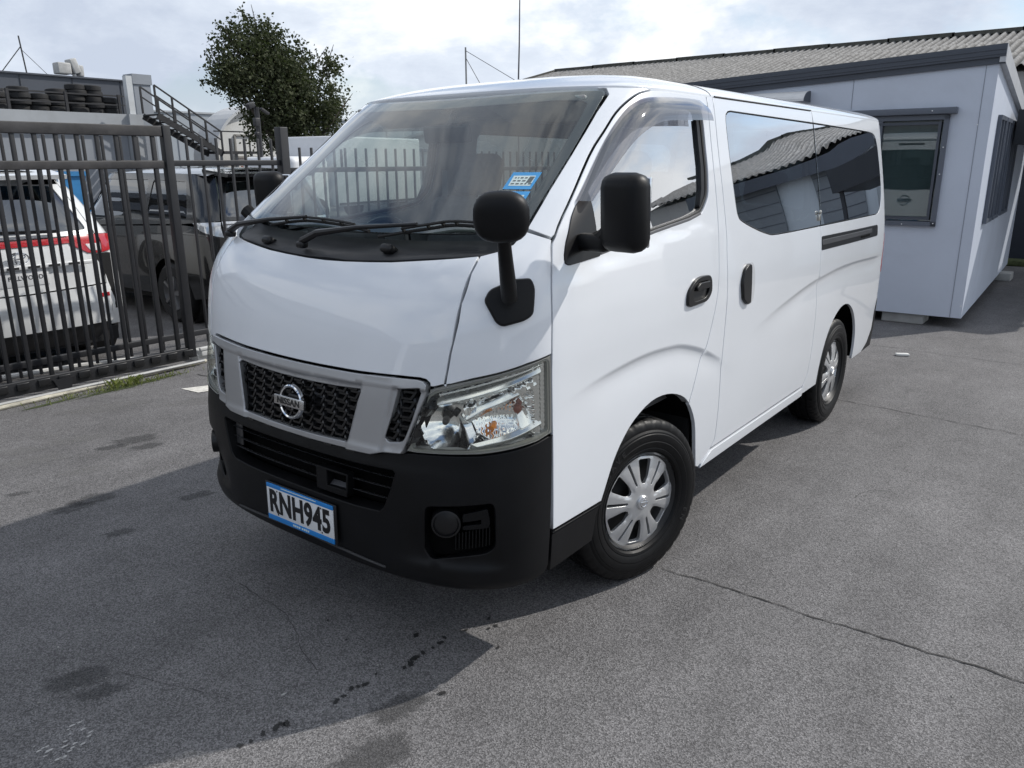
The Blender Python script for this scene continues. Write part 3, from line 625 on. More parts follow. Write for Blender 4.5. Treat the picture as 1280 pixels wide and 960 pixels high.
# dark lean-to beyond the cabin, extended out of view to shade its end wall
lt = empty('dark_canopy', (1.5, 9.2, 0), label='black flat steel canopy at the far end of the cabin', cat='canopy')
mb = MB(); mb.box((.25, .6, 1.985), (1.5, 3.2, .37)); mb.build('canopy_roof', CTR_B := mat('black_steel', (.015,.018,.024), .5, var=.1), lt)
for x in (.92,): mb = MB(); mb.box((x, -.8, .9), (.07, .07, 1.8)); mb.build('canopy_post', CTR_B, lt)
mb = MB(); mb.box((1.0, 12.6, 1.2), (2.8, .08, 2.4)); yf = mb.build('dark_board_fence', mat('navy_fence', (.020,.025,.038), .6, var=.1)); tag(yf, 'dark navy solid fence across the yard beyond the cabin', 'fence')
mb = MB(); mb.box((1.5, 12.3, .05), (5, .3, .1), None, .03); tag(mb.build('grass_verge', mat('verge_green', (.07,.085,.035), .9, var=.4, vscale=12)), 'thin grassy kerb at the foot of the dark fence', 'verge')

# ================================================================== corrugated roof building behind the cabin
cb_ = empty('corrugated_building', (-4, 20, 0), label='long low building with a weathered grey corrugated roof', cat='building'); T_ = Matrix.Translation((4, -20, 0))
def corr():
    m, nt = nodes_of('weathered_shaded_corrugated'); out = nd(nt, 'ShaderNodeOutputMaterial'); b = nd(nt, 'ShaderNodeBsdfPrincipled', {'Roughness': .9}); nt.links.new(b.outputs[0], out.inputs[0])
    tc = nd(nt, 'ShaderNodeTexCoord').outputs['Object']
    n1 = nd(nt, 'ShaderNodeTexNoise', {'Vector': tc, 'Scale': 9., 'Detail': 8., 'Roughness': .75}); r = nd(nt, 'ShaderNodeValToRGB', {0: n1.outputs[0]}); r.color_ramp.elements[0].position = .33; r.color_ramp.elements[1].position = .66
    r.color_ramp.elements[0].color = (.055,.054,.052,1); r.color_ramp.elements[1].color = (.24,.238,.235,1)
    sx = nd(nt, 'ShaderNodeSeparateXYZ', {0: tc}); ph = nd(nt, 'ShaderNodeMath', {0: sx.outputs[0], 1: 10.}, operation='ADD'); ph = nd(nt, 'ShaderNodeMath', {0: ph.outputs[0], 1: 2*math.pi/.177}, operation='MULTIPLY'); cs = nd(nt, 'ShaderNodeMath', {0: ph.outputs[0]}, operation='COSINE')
    vl = nd(nt, 'ShaderNodeMapRange', {0: cs.outputs[0], 1: -.9, 2: .5, 3: .22, 4: 1.15})        # shade of the corrugations painted in: valleys darker, crests lighter
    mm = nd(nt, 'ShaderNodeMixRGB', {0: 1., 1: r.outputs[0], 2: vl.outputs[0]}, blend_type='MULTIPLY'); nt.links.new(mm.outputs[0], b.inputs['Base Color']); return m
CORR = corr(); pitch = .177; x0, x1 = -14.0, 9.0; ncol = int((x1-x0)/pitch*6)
rows = [(21.0, 4.60), (18.9, 4.10), (18.88, 4.135), (16.7, 3.60), (16.68, 3.635), (15.2, 3.28)]
V = []; F = []
for (y, z) in rows:
    for k in range(ncol+1):
        x = x0+(x1-x0)*k/ncol; V.append((x, y, z+.034*math.cos(2*math.pi*(x-x0)/pitch)))
for i in range(len(rows)-1):
    for k in range(ncol): F.append((i*(ncol+1)+k, i*(ncol+1)+k+1, (i+1)*(ncol+1)+k+1, (i+1)*(ncol+1)+k))
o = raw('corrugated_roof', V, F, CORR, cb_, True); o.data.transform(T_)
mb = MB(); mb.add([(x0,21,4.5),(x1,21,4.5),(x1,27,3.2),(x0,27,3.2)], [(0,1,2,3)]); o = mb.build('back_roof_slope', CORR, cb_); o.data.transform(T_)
mb = MB()
k = 0
x = x0-.05
while x < x1: mb.bar((x, 21, 4.615+.012*(k % 2)), (x+1.55, 21, 4.615+.012*(k % 2)), .34, .10); x += 1.5; k += 1
o = mb.build('ridge_cap', mat('ridge_dark', (.075,.075,.065), .9, var=.3, vscale=5), cb_); o.data.transform(T_)
mb = MB(); mb.prism([(15.5,-.1),(26.5,-.1),(26.5,3.2),(21,4.5),(15.5,3.2)], x0+.15, x1-.1, lambda u, v, w: (w, u, v)); o = mb.build('wall', mat('rendered_wall', (.42,.41,.39), .8, var=.06, vscale=.8), cb_); o.data.transform(T_)
mb = MB(); mb.bar((x0-.02, 21, 4.60), (x0-.02, 15.2, 3.24), .06, .16); o = mb.build('verge_board', mat('ridge_dark', (.075,.075,.065), .9), cb_); o.data.transform(T_)
# radio masts
mb = MB(); mb.tube([(-12.1,14,0),(-12.11,14,4.5)], .022, 6); mb.tube([(-12.11,14,4.25),(-11.5,14,3.4)], .010, 5); tag(mb.build('short_mast', mat('mast_grey', (.25,.25,.25), .5, metal=.4)), 'short thin grey mast with a slanting stay above the van roof', 'mast')
mb = MB(); mb.tube([(-10.4,14,0),(-10.4,14,3.6),(-10.37,14,4.4),(-10.33,14,6.6)], [.02,.02,.018,.010], 6); mb.tube([(-12.11,14,4.42),(-10.4,14,3.55)], .008, 5); tag(mb.build('whip_aerial', mat('mast_dark', (.10,.10,.11), .5)), 'tall whip aerial tied by a wire to the short mast', 'aerial')
# --- workshops around the yard (they show in the van's glass and paint)
def shed(x0, x1, y0, y1, h, hr, label, m, nd_=3, ax='y'):
    e = empty('yard_workshop', ((x0+x1)/2, (y0+y1)/2, 0), label=label, cat='building'); T_ = Matrix.Translation((-(x0+x1)/2, -(y0+y1)/2, 0))
    mb = MB(); wall_box(mb, x0, x1, y0, y1, 0, h); o = mb.build('wall', m, e); o.data.transform(T_)
    mb = MB(); mb.prism([(y0-.3,h-.05),(y1+.3,h-.05),(y1+.3,h+.1),((y0+y1)/2,hr),(y0-.3,h+.1)], x0-.2, x1+.2, lambda u, v, w: (w, u, v)); o = mb.build('roof', WS_G, e); o.data.transform(T_)
    yf_ = y0 if y0 > 0 else y1; s = -1 if y0 > 0 else 1
    mb = MB(); mb.box(((x0+x1)/2, yf_+s*.33, h-.02), (x1-x0+.4, .06, .30)); o = mb.build('fascia', CTR, e); o.data.transform(T_)
    for k in range(nd_):
        xx = x0+(x1-x0)*(k+.5)/nd_; mb = MB(); mb.box((xx, yf_+s*.03, 1.35), ((x1-x0)/nd_*.62, .06, 2.6)); d = mb.build('roller_door', mat('roller_door_grey', (.16,.18,.20), .5, var=.05), e); d.data.transform(T_)
        for j in range(9): mb = MB(); mb.box((xx, yf_+s*.065, .25+j*.28), ((x1-x0)/nd_*.60, .012, .02)); q = mb.build('door_rib', WS_D, d); q.data.transform(T_)
shed(2.6, 6.2, 12.8, 20, 2.75, 3.2, 'grey workshop with roller doors behind the dark fence', mat('shed_slate', (.48,.53,.57), .6, var=.05, vscale=.5), 2)
shed(-20, -8.6, -17, -3.6, 4.0, 5.0, 'pale grey workshop across the yard from the gate', mat('shed_pale', (.36,.37,.38), .7, var=.05, vscale=.5), 3)
shed(-7, 16, -26, -16, 3.8, 5.0, 'long grey workshop with roller doors across the yard, facing the van front', mat('shed_grey', (.20,.21,.22), .7, var=.05, vscale=.5), 7)

# ================================================================== tree
def make_tree():
    t = empty('broadleaf_tree', (-22.1, 15.4, -.12), label='dense dark green tree rising behind the fence', cat='tree'); o0 = Vector((-22.1, 15.4, -.12)); rr = random.Random(11)
    lobes = [((14.12,5.09),1.0),((14.97,5.72),.92),((15.55,5.09),1.3),((16.18,4.75),1.2),((15.59,3.92),1.45),((16.8,3.85),1.1),((17.21,3.18),.85),((15.4,2.9),1.15),((16.33,2.74),1.0),((17.75,5.01),.35),((13.59,4.43),.7),((14.01,4.08),.6),((17.89,3.63),.4),((14.98,4.4),1.25),((15.0,3.36),.9)]
    lobes = [(c, r*.76) for c, r in lobes]
    BARK = mat('bark', (.06,.05,.042), .9, var=.3, vscale=6, bump=.4, bscale=20)
    mb = MB(); base_ = Vector((-22.1, 15.9, -.12)); fork = Vector((-22.1, 15.7, 1.9)); mb.tube([base_, base_+Vector((.05, -.08, 1.0)), fork], [.24, .19, .16], 10)
    for (c, r) in lobes:
        cc = Vector((-22.1+rr.uniform(-.6, .6), c[0], c[1])); mid = fork.lerp(cc, .5)+Vector((rr.uniform(-.2, .2), rr.uniform(-.2, .2), -.15)); mb.tube([fork, mid, cc, cc+(cc-mid)*.5], [.09, .055, .03, .008], 6)
    for a, b_ in (((-22.1,17.0,4.6),(-22.0,17.75,5.75)), ((-22.1,17.2,3.9),(-22.0,18.35,4.3)), ((-22.1,17.1,4.3),(-22.1,18.0,4.9))): mb.tube([a, tuple((np.array(a)+np.array(b_))/2+np.array([0,0,.1])), b_], [.03,.018,.006], 5)
    tk = mb.build('trunk', BARK, t); tk.data.transform(Matrix.Translation(-o0))
    V = []; F = []; 
    def leaf(p, s):
        d = Vector((rr.gauss(0, 1), rr.gauss(0, 1), rr.gauss(.2, .8))).normalized(); u = d.orthogonal().normalized(); u.rotate(Matrix.Rotation(rr.uniform(0, 6.3), 3, d)); w = s*rr.uniform(.28, .42); q = d.cross(u)
        b = len(V); V.extend([p, p+d*s*.5+u*w+q*w*.3, p+d*s, p+d*s*.5-u*w+q*w*.3]); F.append((b, b+1, b+2, b+3))
    for (c, r) in lobes:
        cc = Vector((-22.1+rr.uniform(-.5, .5), c[0], c[1])); nt_ = int(78*r*r)+9
        for k in range(nt_):
            d = Vector((rr.gauss(0, 1), rr.gauss(0, 1), rr.gauss(0, 1))).normalized(); rad = r*(rr.uniform(.35, 1.0)**.6)*rr.uniform(.80, 1.10); tc_ = cc+Vector((d.x*rad*1.15, d.y*rad, d.z*rad))
            sp = rr.uniform(.09, .27)
            for j in range(rr.randint(20, 44)): leaf(tc_+Vector((rr.gauss(0, sp), rr.gauss(0, sp), rr.gauss(0, sp))), rr.uniform(.08, .15))
    for (c, r) in lobes:                                             # ragged sprigs round the outline
        cc = Vector((-22.1, c[0], c[1]))
        for k in range(int(9*r)+3):
            a = rr.uniform(0, 6.28); d = Vector((rr.uniform(-.4, .4), math.cos(a), math.sin(a))).normalized(); st = cc+d*r*rr.uniform(.7, .95); L = rr.uniform(.25, .6); d2 = (d+Vector((0, rr.uniform(-.4, .4), rr.uniform(-.1, .5)))).normalized()
            for j in range(int(60*L)): t_ = rr.uniform(0, 1); leaf(st+d2*L*t_+Vector((rr.gauss(0, .05), rr.gauss(0, .05), rr.gauss(0, .05)))*(1.3-t_), rr.uniform(.08, .14))
    V = [v-o0 for v in V]
    m, nt = nodes_of('tree_leaf'); out = nd(nt, 'ShaderNodeOutputMaterial'); b = nd(nt, 'ShaderNodeBsdfPrincipled', {'Roughness': .75, 'Specular IOR Level': .2}); tl = nd(nt, 'ShaderNodeBsdfTranslucent', {0: (.06,.09,.02,1)}); mx = nd(nt, 'ShaderNodeMixShader', {0: .18, 1: b.outputs[0], 2: tl.outputs[0]}); nt.links.new(mx.outputs[0], out.inputs[0])
    tc = nd(nt, 'ShaderNodeTexCoord').outputs['Object']; n1 = nd(nt, 'ShaderNodeTexNoise', {'Vector': tc, 'Scale': 2.5, 'Detail': 5., 'Roughness': .7}); r = nd(nt, 'ShaderNodeValToRGB', {0: n1.outputs[0]}); r.color_ramp.elements[0].position = .35; r.color_ramp.elements[1].position = .7
    r.color_ramp.elements[0].color = (.030,.038,.020,1); r.color_ramp.elements[1].color = (.105,.115,.062,1); nt.links.new(r.outputs[0], b.inputs['Base Color'])
    raw('crown', V, F, m, t)
make_tree()
# ================================================================== the white van
# body surface: plan outline at each height is a rounded front + straight tumblehome side + rounded rear (x left, y rearward, z up; front axle at y=0)
W_ = spline([.18,.25,.40,.60,.80,1.03,1.15,1.24,1.33,1.53,1.70,1.84,1.90],[.80,.822,.838,.846,.848,.8475,.843,.834,.822,.789,.757,.731,.716])
Y0_ = spline([.18,.22,.30,.40,.55,.68,.76,.85,.95,1.03,1.10,1.17,1.23,1.28,1.33,1.40,1.50,1.60,1.70,1.80,1.86,1.90],
   [-.93,-.965,-1.0,-1.013,-1.018,-1.012,-1.004,-.993,-.979,-.963,-.946,-.920,-.892,-.860,-.817,-.738,-.613,-.488,-.366,-.250,-.178,-.125])
D_ = spline([.18,.6,1.0,1.9],[.40,.42,.42,.41])
NX_ = spline([.18,.95,1.1,1.22,1.35,1.5,1.65,1.9],[3.0,3.0,3.3,3.9,4.4,4.5,4.0,3.2])
YE, DE, NE = 3.64, .24, 2.6
def rear_f(y):
    te = np.clip((y-(YE-DE))/DE, 0, .9999); tp = np.clip((y-2.3)/1.2, 0, 1.2)
    return (1-.022*tp*tp)*(1-te**NE)**(1/NE)
def Yf(x, z):
    r = np.clip(np.abs(x)/W_(z), 0, .9999); n = NX_(z); return Y0_(z)+D_(z)*(1-(1-r**n)**(1/n))
ZT = np.linspace(.18, 1.90, 345); AT = np.linspace(-1.84, 3.66, 1101)
XT = np.zeros((len(ZT), len(AT))); YT = XT.copy(); ACEN = np.zeros(len(ZT))
_th = np.linspace(0, np.pi/2, 1500)
for i, z in enumerate(ZT):
    w, d, n = float(W_(z)), float(D_(z)), float(NX_(z)); yc = float(Y0_(z))+d
    xx = w*np.cos(_th)**(2/n); yy = yc-d*np.sin(_th)**(2/n); xx[-1] = 0
    L = np.concatenate([[0], np.cumsum(np.hypot(np.diff(xx), np.diff(yy)))]); a = AT-yc
    XT[i] = np.where(a >= 0, w, np.interp(-a, L, xx)); YT[i] = np.where(a >= 0, AT, np.interp(-a, L, yy))
    o = -a > L[-1]; XT[i][o] = -(-a[o]-L[-1]); YT[i][o] = yc-d; ACEN[i] = yc-L[-1]
def S0(a, z):
    a = np.asarray(a, float)+0*np.asarray(z, float); z = np.asarray(z, float)+0*a
    fi = np.clip((z-ZT[0])/(ZT[1]-ZT[0]), 0, len(ZT)-1.001); fj = np.clip((a-AT[0])/(AT[1]-AT[0]), 0, len(AT)-1.001)
    i = fi.astype(int); j = fj.astype(int); u = fi-i; v = fj-j
    bl = lambda T: T[i, j]*(1-u)*(1-v)+T[i+1, j]*u*(1-v)+T[i, j+1]*(1-u)*v+T[i+1, j+1]*u*v
    return np.stack([bl(XT)*np.where(a > 1, rear_f(a), 1), bl(YT), z], -1)
sg = lambda t: 1/(1+np.exp(-np.clip(t, -40, 40)))
CR1 = spline([-.65,-.56,-.34,-.06,.17,.36,.55,.75],[.885,.911,.942,.957,.945,.903,.832,.74])
CR2 = spline([.9,1.07,1.45,1.89,2.5,3.2,3.6],[.84,.883,.947,.998,1.024,1.004,.985])
BELT = spline([-.65,-.58,-.1,.40,.57],[1.285,1.288,1.336,1.379,1.365])
def disp(a, z):
    """pressed creases: flares over both wheels and the belt line under the door window"""
    t1 = np.clip(CR1(a)-z, 0, None)/.036; d = -.0095*sg((a+.40)/.06)*sg((.60-a)/.05)*t1*np.exp(1-t1)
    t2 = np.clip(CR2(a)-z, 0, None)/.040; d = d-.0105*sg((a-1.35)/.12)*sg((3.32-a)/.05)*t2*np.exp(1-t2)
    e3 = sg((a+.56)/.02)*sg((.54-a)/.02); d = d+.007*e3*sg((BELT(a)-z)/.005)*np.clip((z-.95)/.35, 0, 1)
    return d
def SC(a, z):
    P = S0(a, z); P[..., 0] += disp(np.asarray(a, float), np.asarray(z, float)); return P
def FC(x, z): x = np.asarray(x, float); z = np.asarray(z, float); return np.stack([x, Yf(x, z), z], -1)
def RC(x, z):
    x = np.asarray(x, float); z = np.asarray(z, float); r = np.clip(np.abs(x)/(W_(z)*.972), 0, .999)
    return np.stack([x, YE-DE+DE*(1-r**NE)**(1/NE), z], -1)
def acen(z): return np.interp(z, ZT, ACEN)
AB = -.662
def BC(b, z):
    """bumper chart: b=-1..1 from one door edge round the front to the other"""
    b = np.asarray(b, float); z = np.asarray(z, float); c = acen(z); P = S0(c+np.abs(b)*(AB-c), z); P[..., 0] *= np.where(b < 0, -1, 1); return P
def a_of_x(x, z):
    i = int(np.clip(round((z-ZT[0])/(ZT[1]-ZT[0])), 0, len(ZT)-1)); k = AT < 0.2
    return float(np.interp(x, XT[i][k], AT[k]))
def b_of_a(a, z): c = float(acen(z)); return (a-c)/(AB-c)
def xa(pts): return [(a_of_x(x, z), z) for x, z in pts]
def xb(pts): return [(b_of_a(a_of_x(abs(x), z), z)*(1 if x >= 0 else -1), z) for x, z in pts]
def ab(pts): return [(b_of_a(a, z), z) for a, z in pts]
def sym(half):
    """half outline from centre (x=0) round to centre, mirrored to a closed polygon"""
    return list(half)+[(-x, z) for x, z in half[::-1]]

PAINT = mat('white_paint', (.765, .79, .825), .32, coat=1., coat_r=.02, var=.015, vscale=2.5, dirt=.03)
BLK = mat('black_bumper_plastic', (.0045, .0047, .0056), .46, var=.35, vscale=4, bump=.08, bscale=900, rvar=.09, spec=.24)
BLK2 = mat('black_trim', (.007, .007, .008), .35, var=.15, spec=.4)
RUB = mat('black_rubber', (.010, .010, .010), .6, var=.2)
SIL = mat('silver_grille_paint', (.42, .425, .435), .36, metal=.55, coat=.6, coat_r=.08, var=.03)
CHR = mat('chrome', (.80, .81, .83), .06, metal=1., var=.02)
REFL = mat('lamp_reflector', (.95, .95, .96), .09, metal=1., var=.02)
LWHITE = mat('lamp_diffuser', (.93, .94, .94), .16, metal=.9, var=.02)
FRIT = mat('ceramic_frit', (.010, .011, .012), .25, var=.1)
WSG = glass('windscreen_glass', (.82, .91, .89), 1.7, base=.015)
SDG = glass('side_glass', (.82, .90, .86), 3.2, base=.32)
PRIV = glass('rear_side_glass', (.72, .80, .80), 2.8, base=.30)
LENS = glass('lamp_lens', (.93, .94, .90), 1.2, base=.01)
GREYT = mat('interior_grey_trim', (.30, .305, .31), .7, var=.06, bump=.1, bscale=300)
DGREY = mat('interior_dark_trim', (.05, .051, .054), .65, var=.1, bump=.1, bscale=300)
SEATM = mat('seat_fabric', (.11, .113, .12), .9, var=.15, vscale=40, bump=.2, bscale=400)
LINER = mat('headlining', (.34, .34, .33), .9, var=.04)
DARK = mat('underbody_black', (.004, .004, .004), .9, var=.2, spec=.05)

van = empty('passenger_van', (0, 0, 0), label='white passenger van with black bumper parked on the open asphalt', cat='van')

# ---- shared outlines (arc position a or lateral x, height z)
DF = cr([(-.653,.479),(-.661,.66),(-.667,.93),(-.665,1.067),(-.65,1.224),(-.633,1.305),(-.598,1.39),(-.569,1.42),(-.512,1.474),(-.295,1.655),(-.183,1.736),(-.093,1.80),(-.012,1.843),(.066,1.873),(.142,1.886)], 3)
DR = cr([(.600,1.893),(.592,1.64),(.585,1.415),(.566,1.25),(.551,1.109),(.505,.976),(.468,.896),(.39,.785),(.323,.669)], 3)
ARCH = cr([(-.349,.475),(-.28,.60),(-.212,.672),(-.134,.722),(-.014,.759),(.118,.757),(.242,.722),(.323,.669),(.393,.571),(.428,.442),(.455,.345)], 3)
iA = min(range(len(ARCH)), key=lambda k: abs(ARCH[k][0]-.323))
SF = cr([(.662,1.893),(.658,1.704),(.659,1.527),(.661,1.328),(.652,1.242),(.652,1.033),(.642,.865),(.638,.776),(.640,.46),(.622,.41),(.600,.388)], 3)
SR = cr([(1.86,.388),(1.92,.45),(1.943,.60),(1.946,.828),(1.943,1.0),(1.944,1.155),(1.943,1.286)], 3)
HT = [(-1.015,.994),(-.929,1.015),(-.844,1.034),(-.756,1.056),(-.664,1.072)]
HB = [(-.663,.819),(-.73,.806),(-.819,.795),(-.916,.784),(-1.013,.779),(-1.14,.772)]
WSR = [(.600,1.887),(.626,1.884),(.641,1.868),(.653,1.806),(.664,1.736),(.676,1.662),(.693,1.552),(.707,1.44)]
COWL = [(.097,1.323),(.211,1.328),(.316,1.334),(.471,1.349),(.566,1.359),(.628,1.367),(.668,1.38),(.699,1.40)]
HSEAM = [(.619,.994),(.63,1.093),(.634,1.117),(.637,1.235),(.631,1.321),(.628,1.367)]
GTOP = [(.117,.993),(.305,.997),(.467,1.004),(.538,1.006),(.558,1.003),(.570,.994),(.572,.982)]
GBOT = [(.493,.765),(.453,.761),(.416,.757),(.38,.746),(.275,.743),(.082,.738)]
WIN = rounded([(-.574,1.335),(-.545,1.393),(-.471,1.477),(-.211,1.693),(-.068,1.786),(.025,1.829),(.105,1.847),(.316,1.858),(.478,1.858),(.53,1.842),(.540,1.765),(.536,1.60),(.515,1.50),(.44,1.435),(.321,1.415),(.033,1.388),(-.36,1.345)], .03, 3)
SWL = cr([(1.943,1.289),(1.287,1.292),(1.136,1.305),(.994,1.336),(.85,1.377),(.80,1.405),(.784,1.47),(.774,1.6),(.768,1.768)], 3)+[(.768,1.80),(.776,1.825),(.80,1.838),(.83,1.842),(1.943,1.830)]
QW = [(1.949,1.830)]+cr([(3.09,1.812),(3.22,1.802),(3.29,1.77),(3.33,1.683),(3.345,1.467),(3.30,1.345),(3.22,1.292),(3.10,1.287)], 3)+[(1.949,1.289)]
RA = [(2.525+.392*math.cos(t), .375+.392*math.sin(t)) for t in np.linspace(math.pi*1.03, -math.pi*.03, 26)]

def both(name, outline, m, **kw):
    """left panel and its mirror image on the right side"""
    ch = kw.pop('chart', SC); par = kw.pop('parent', van); pr = kw.pop('parent_r', par)
    return panel(name, par, outline, ch, m, **kw), panel(name, pr, outline, ch, m, mirror=True, **kw)

CL1 = [[(a, float(CR1(a))-t) for a in np.arange(-.62, .74, .022)] for t in (-.008, 0., .007, .016, .028, .045, .07)]
CL2 = [[(a, float(CR2(a))-t) for a in np.arange(.95, 3.42, .03)] for t in (-.008, 0., .008, .018, .032, .05, .08)]
door_o = DF+[(.30,1.8905)]+DR+ARCH[:iA][::-1]+[(-.349,.473)]
door, door_r = both('front_door', door_o, PAINT, holes=[WIN], step=.03, depth=.03, lines=CL1)
pil, pil_r = both('door_pillar', [(.606,1.893),(.662,1.893)]+SF[1:]+[(.557,.364),(.484,.333),(.455,.345)]+ARCH[iA+1:-1][::-1]+DR[::-1][:-1], PAINT, step=.03, lines=CL1)
sl_o = [(.662,1.893)]+SF[1:]+SR+SWL+[(1.943,1.893)]
slide, slide_r = both('sliding_door', sl_o, PAINT, step=.032, depth=.025, lines=CL2)
q_o = [(1.949,1.893),(3.585,1.893),(3.585,.69),(3.43,.69),(3.385,.60),(3.38,.468),(3.297,.383),(3.173,.336),(2.93,.336)]+RA[::-1]+[(2.12,.336),(1.866,.336),(1.866,.388)]+SR[1:]+QW[::-1]
quarter, quarter_r = both('rear_quarter_panel', q_o, PAINT, step=.034, lines=CL2)
sill, sill_r = both('side_sill', [(.489,.328),(.60,.383),(1.862,.383),(1.862,.33)], PAINT, step=.03, off=.006, depth=.03)
sill_g, _ = both('sill_groove', [(.62,.384),(1.85,.384),(1.85,.389),(.62,.389)], BLK2, step=.03, off=-.006, depth=.004, gap=0, bev=.0005, parent=sill, parent_r=sill_r)
# pillar beside the windscreen
ap_o = xa(WSR[::-1])+[(a_of_x(.60,1.892),1.893),(.146,1.893)]+[p for p in DF[::-1] if p[1] > 1.415]+[(-.585,1.411)]
apil, _ = both('windscreen_pillar', ap_o, PAINT, step=.025)
fen_o = xa(HSEAM+COWL[-2:]+[(.707,1.437)])+[(-.585,1.410)]+[p for p in DF[::-1] if 1.073 < p[1] < 1.408]+HT[::-1]
fender, fender_r = both('front_fender', fen_o, PAINT, step=.028)

# ---- roof: rings from the gutter to the crown
zr = 1.8945; na = 150
half = [np.array([x, Yf(x, zr), zr]) for x in np.linspace(0, .50, 24)]
ac = np.linspace(a_of_x(.50, zr), 3.40, 70)[1:]; half += [S0(a, zr) for a in ac]
tt = np.linspace(0, 1, 26)[1:]; 
for t in tt:
    a = 3.40+.24*math.sin(t*math.pi/2); half.append(S0(min(a, 3.6399), zr)*np.array([1 if t < 1 else 0, 1, 1]))
ring = np.array(half+[p*np.array([-1, 1, 1]) for p in half[-2:0:-1]])
es = [0, .012, .03, .055, .09, .14, .2, .28, .4, .55, .72, .88, 1.]
V = []; nr = len(ring)
nx = np.roll(ring, -1, 0)-np.roll(ring, 1, 0); front = np.clip(-(-nx[:, 0])/np.linalg.norm(nx[:, :2], axis=1), 0, 1)
for e in es:
    yc = np.clip(ring[:, 1], .75, 2.9); q = 1.55-.45*np.where(ring[:, 1] < .3, np.clip((.3-ring[:, 1])/.35, 0, 1), 0)
    hgt = .094*(1-(1-e)**3)**(1/q)
    V.append(np.stack([ring[:, 0]*(1-e), ring[:, 1]+(yc-ring[:, 1])*e, zr+hgt], 1))
V = np.concatenate(V); F = []
for i in range(len(es)-1):
    for k in range(nr): F.append((i*nr+k, i*nr+(k+1) % nr, (i+1)*nr+(k+1) % nr, (i+1)*nr+k))
skirt = np.stack([ring[:, 0]*.985, ring[:, 1]*.985+.02, np.full(nr, zr-.03)], 1); b = len(V); V = np.concatenate([V, skirt])
F += [(b+k, b+(k+1) % nr, (k+1) % nr, k) for k in range(nr)]
roof = raw('roof', V, F, PAINT, van, True)
for sx in (1, -1):
    mb = MB(); pts = [S0(a, 1.893)*np.array([sx, 1, 1])+np.array([sx*.0005, 0, .001]) for a in np.linspace(.68, 1.93, 30)]
    mb.tube(pts, .0035, 6); mb.build('gutter_seal', RUB, roof)
mb = MB(); z_ = 1.8935
# roof joint over the door pillar
mb.tube([V[i*nr+int(np.argmin(np.abs(ring[:nr//2, 1]-.635)+(ring[:nr//2, 0] < .3)*9))] for i in range(8)], .002, 5)
mb.build('roof_joint', BLK2, roof)

# ---- inner lining closes the gaps and gives the cabin its walls
lin_holes = [WIN, rounded([(.83,1.80),(1.80,1.79),(1.84,1.70),(1.82,1.383),(1.70,1.335),(1.147,1.345),(.929,1.39),(.845,1.46)], .05), rounded([(2.05,1.775),(3.10,1.765),(3.25,1.70),(3.255,1.454),(3.16,1.345),(2.06,1.335)], .05)]
both('side_lining', [(-.60,.80),(-.60,1.36),(-.17,1.70),(.10,1.87),(3.50,1.87),(3.50,.42),(2.95,.42),(2.95,.80),(2.10,.80),(2.10,.42),(.46,.42),(.46,.80)], GREYT, chart=S0, holes=lin_holes, off=-.045, depth=0., step=.05)
raw('headlining', np.stack([V[:nr*len(es), 0]*.97, V[:nr*len(es), 1]*.97+.05, V[:nr*len(es), 2]-.03], 1), [f[::-1] for f in F[:nr*(len(es)-1)]], LINER, van, True)

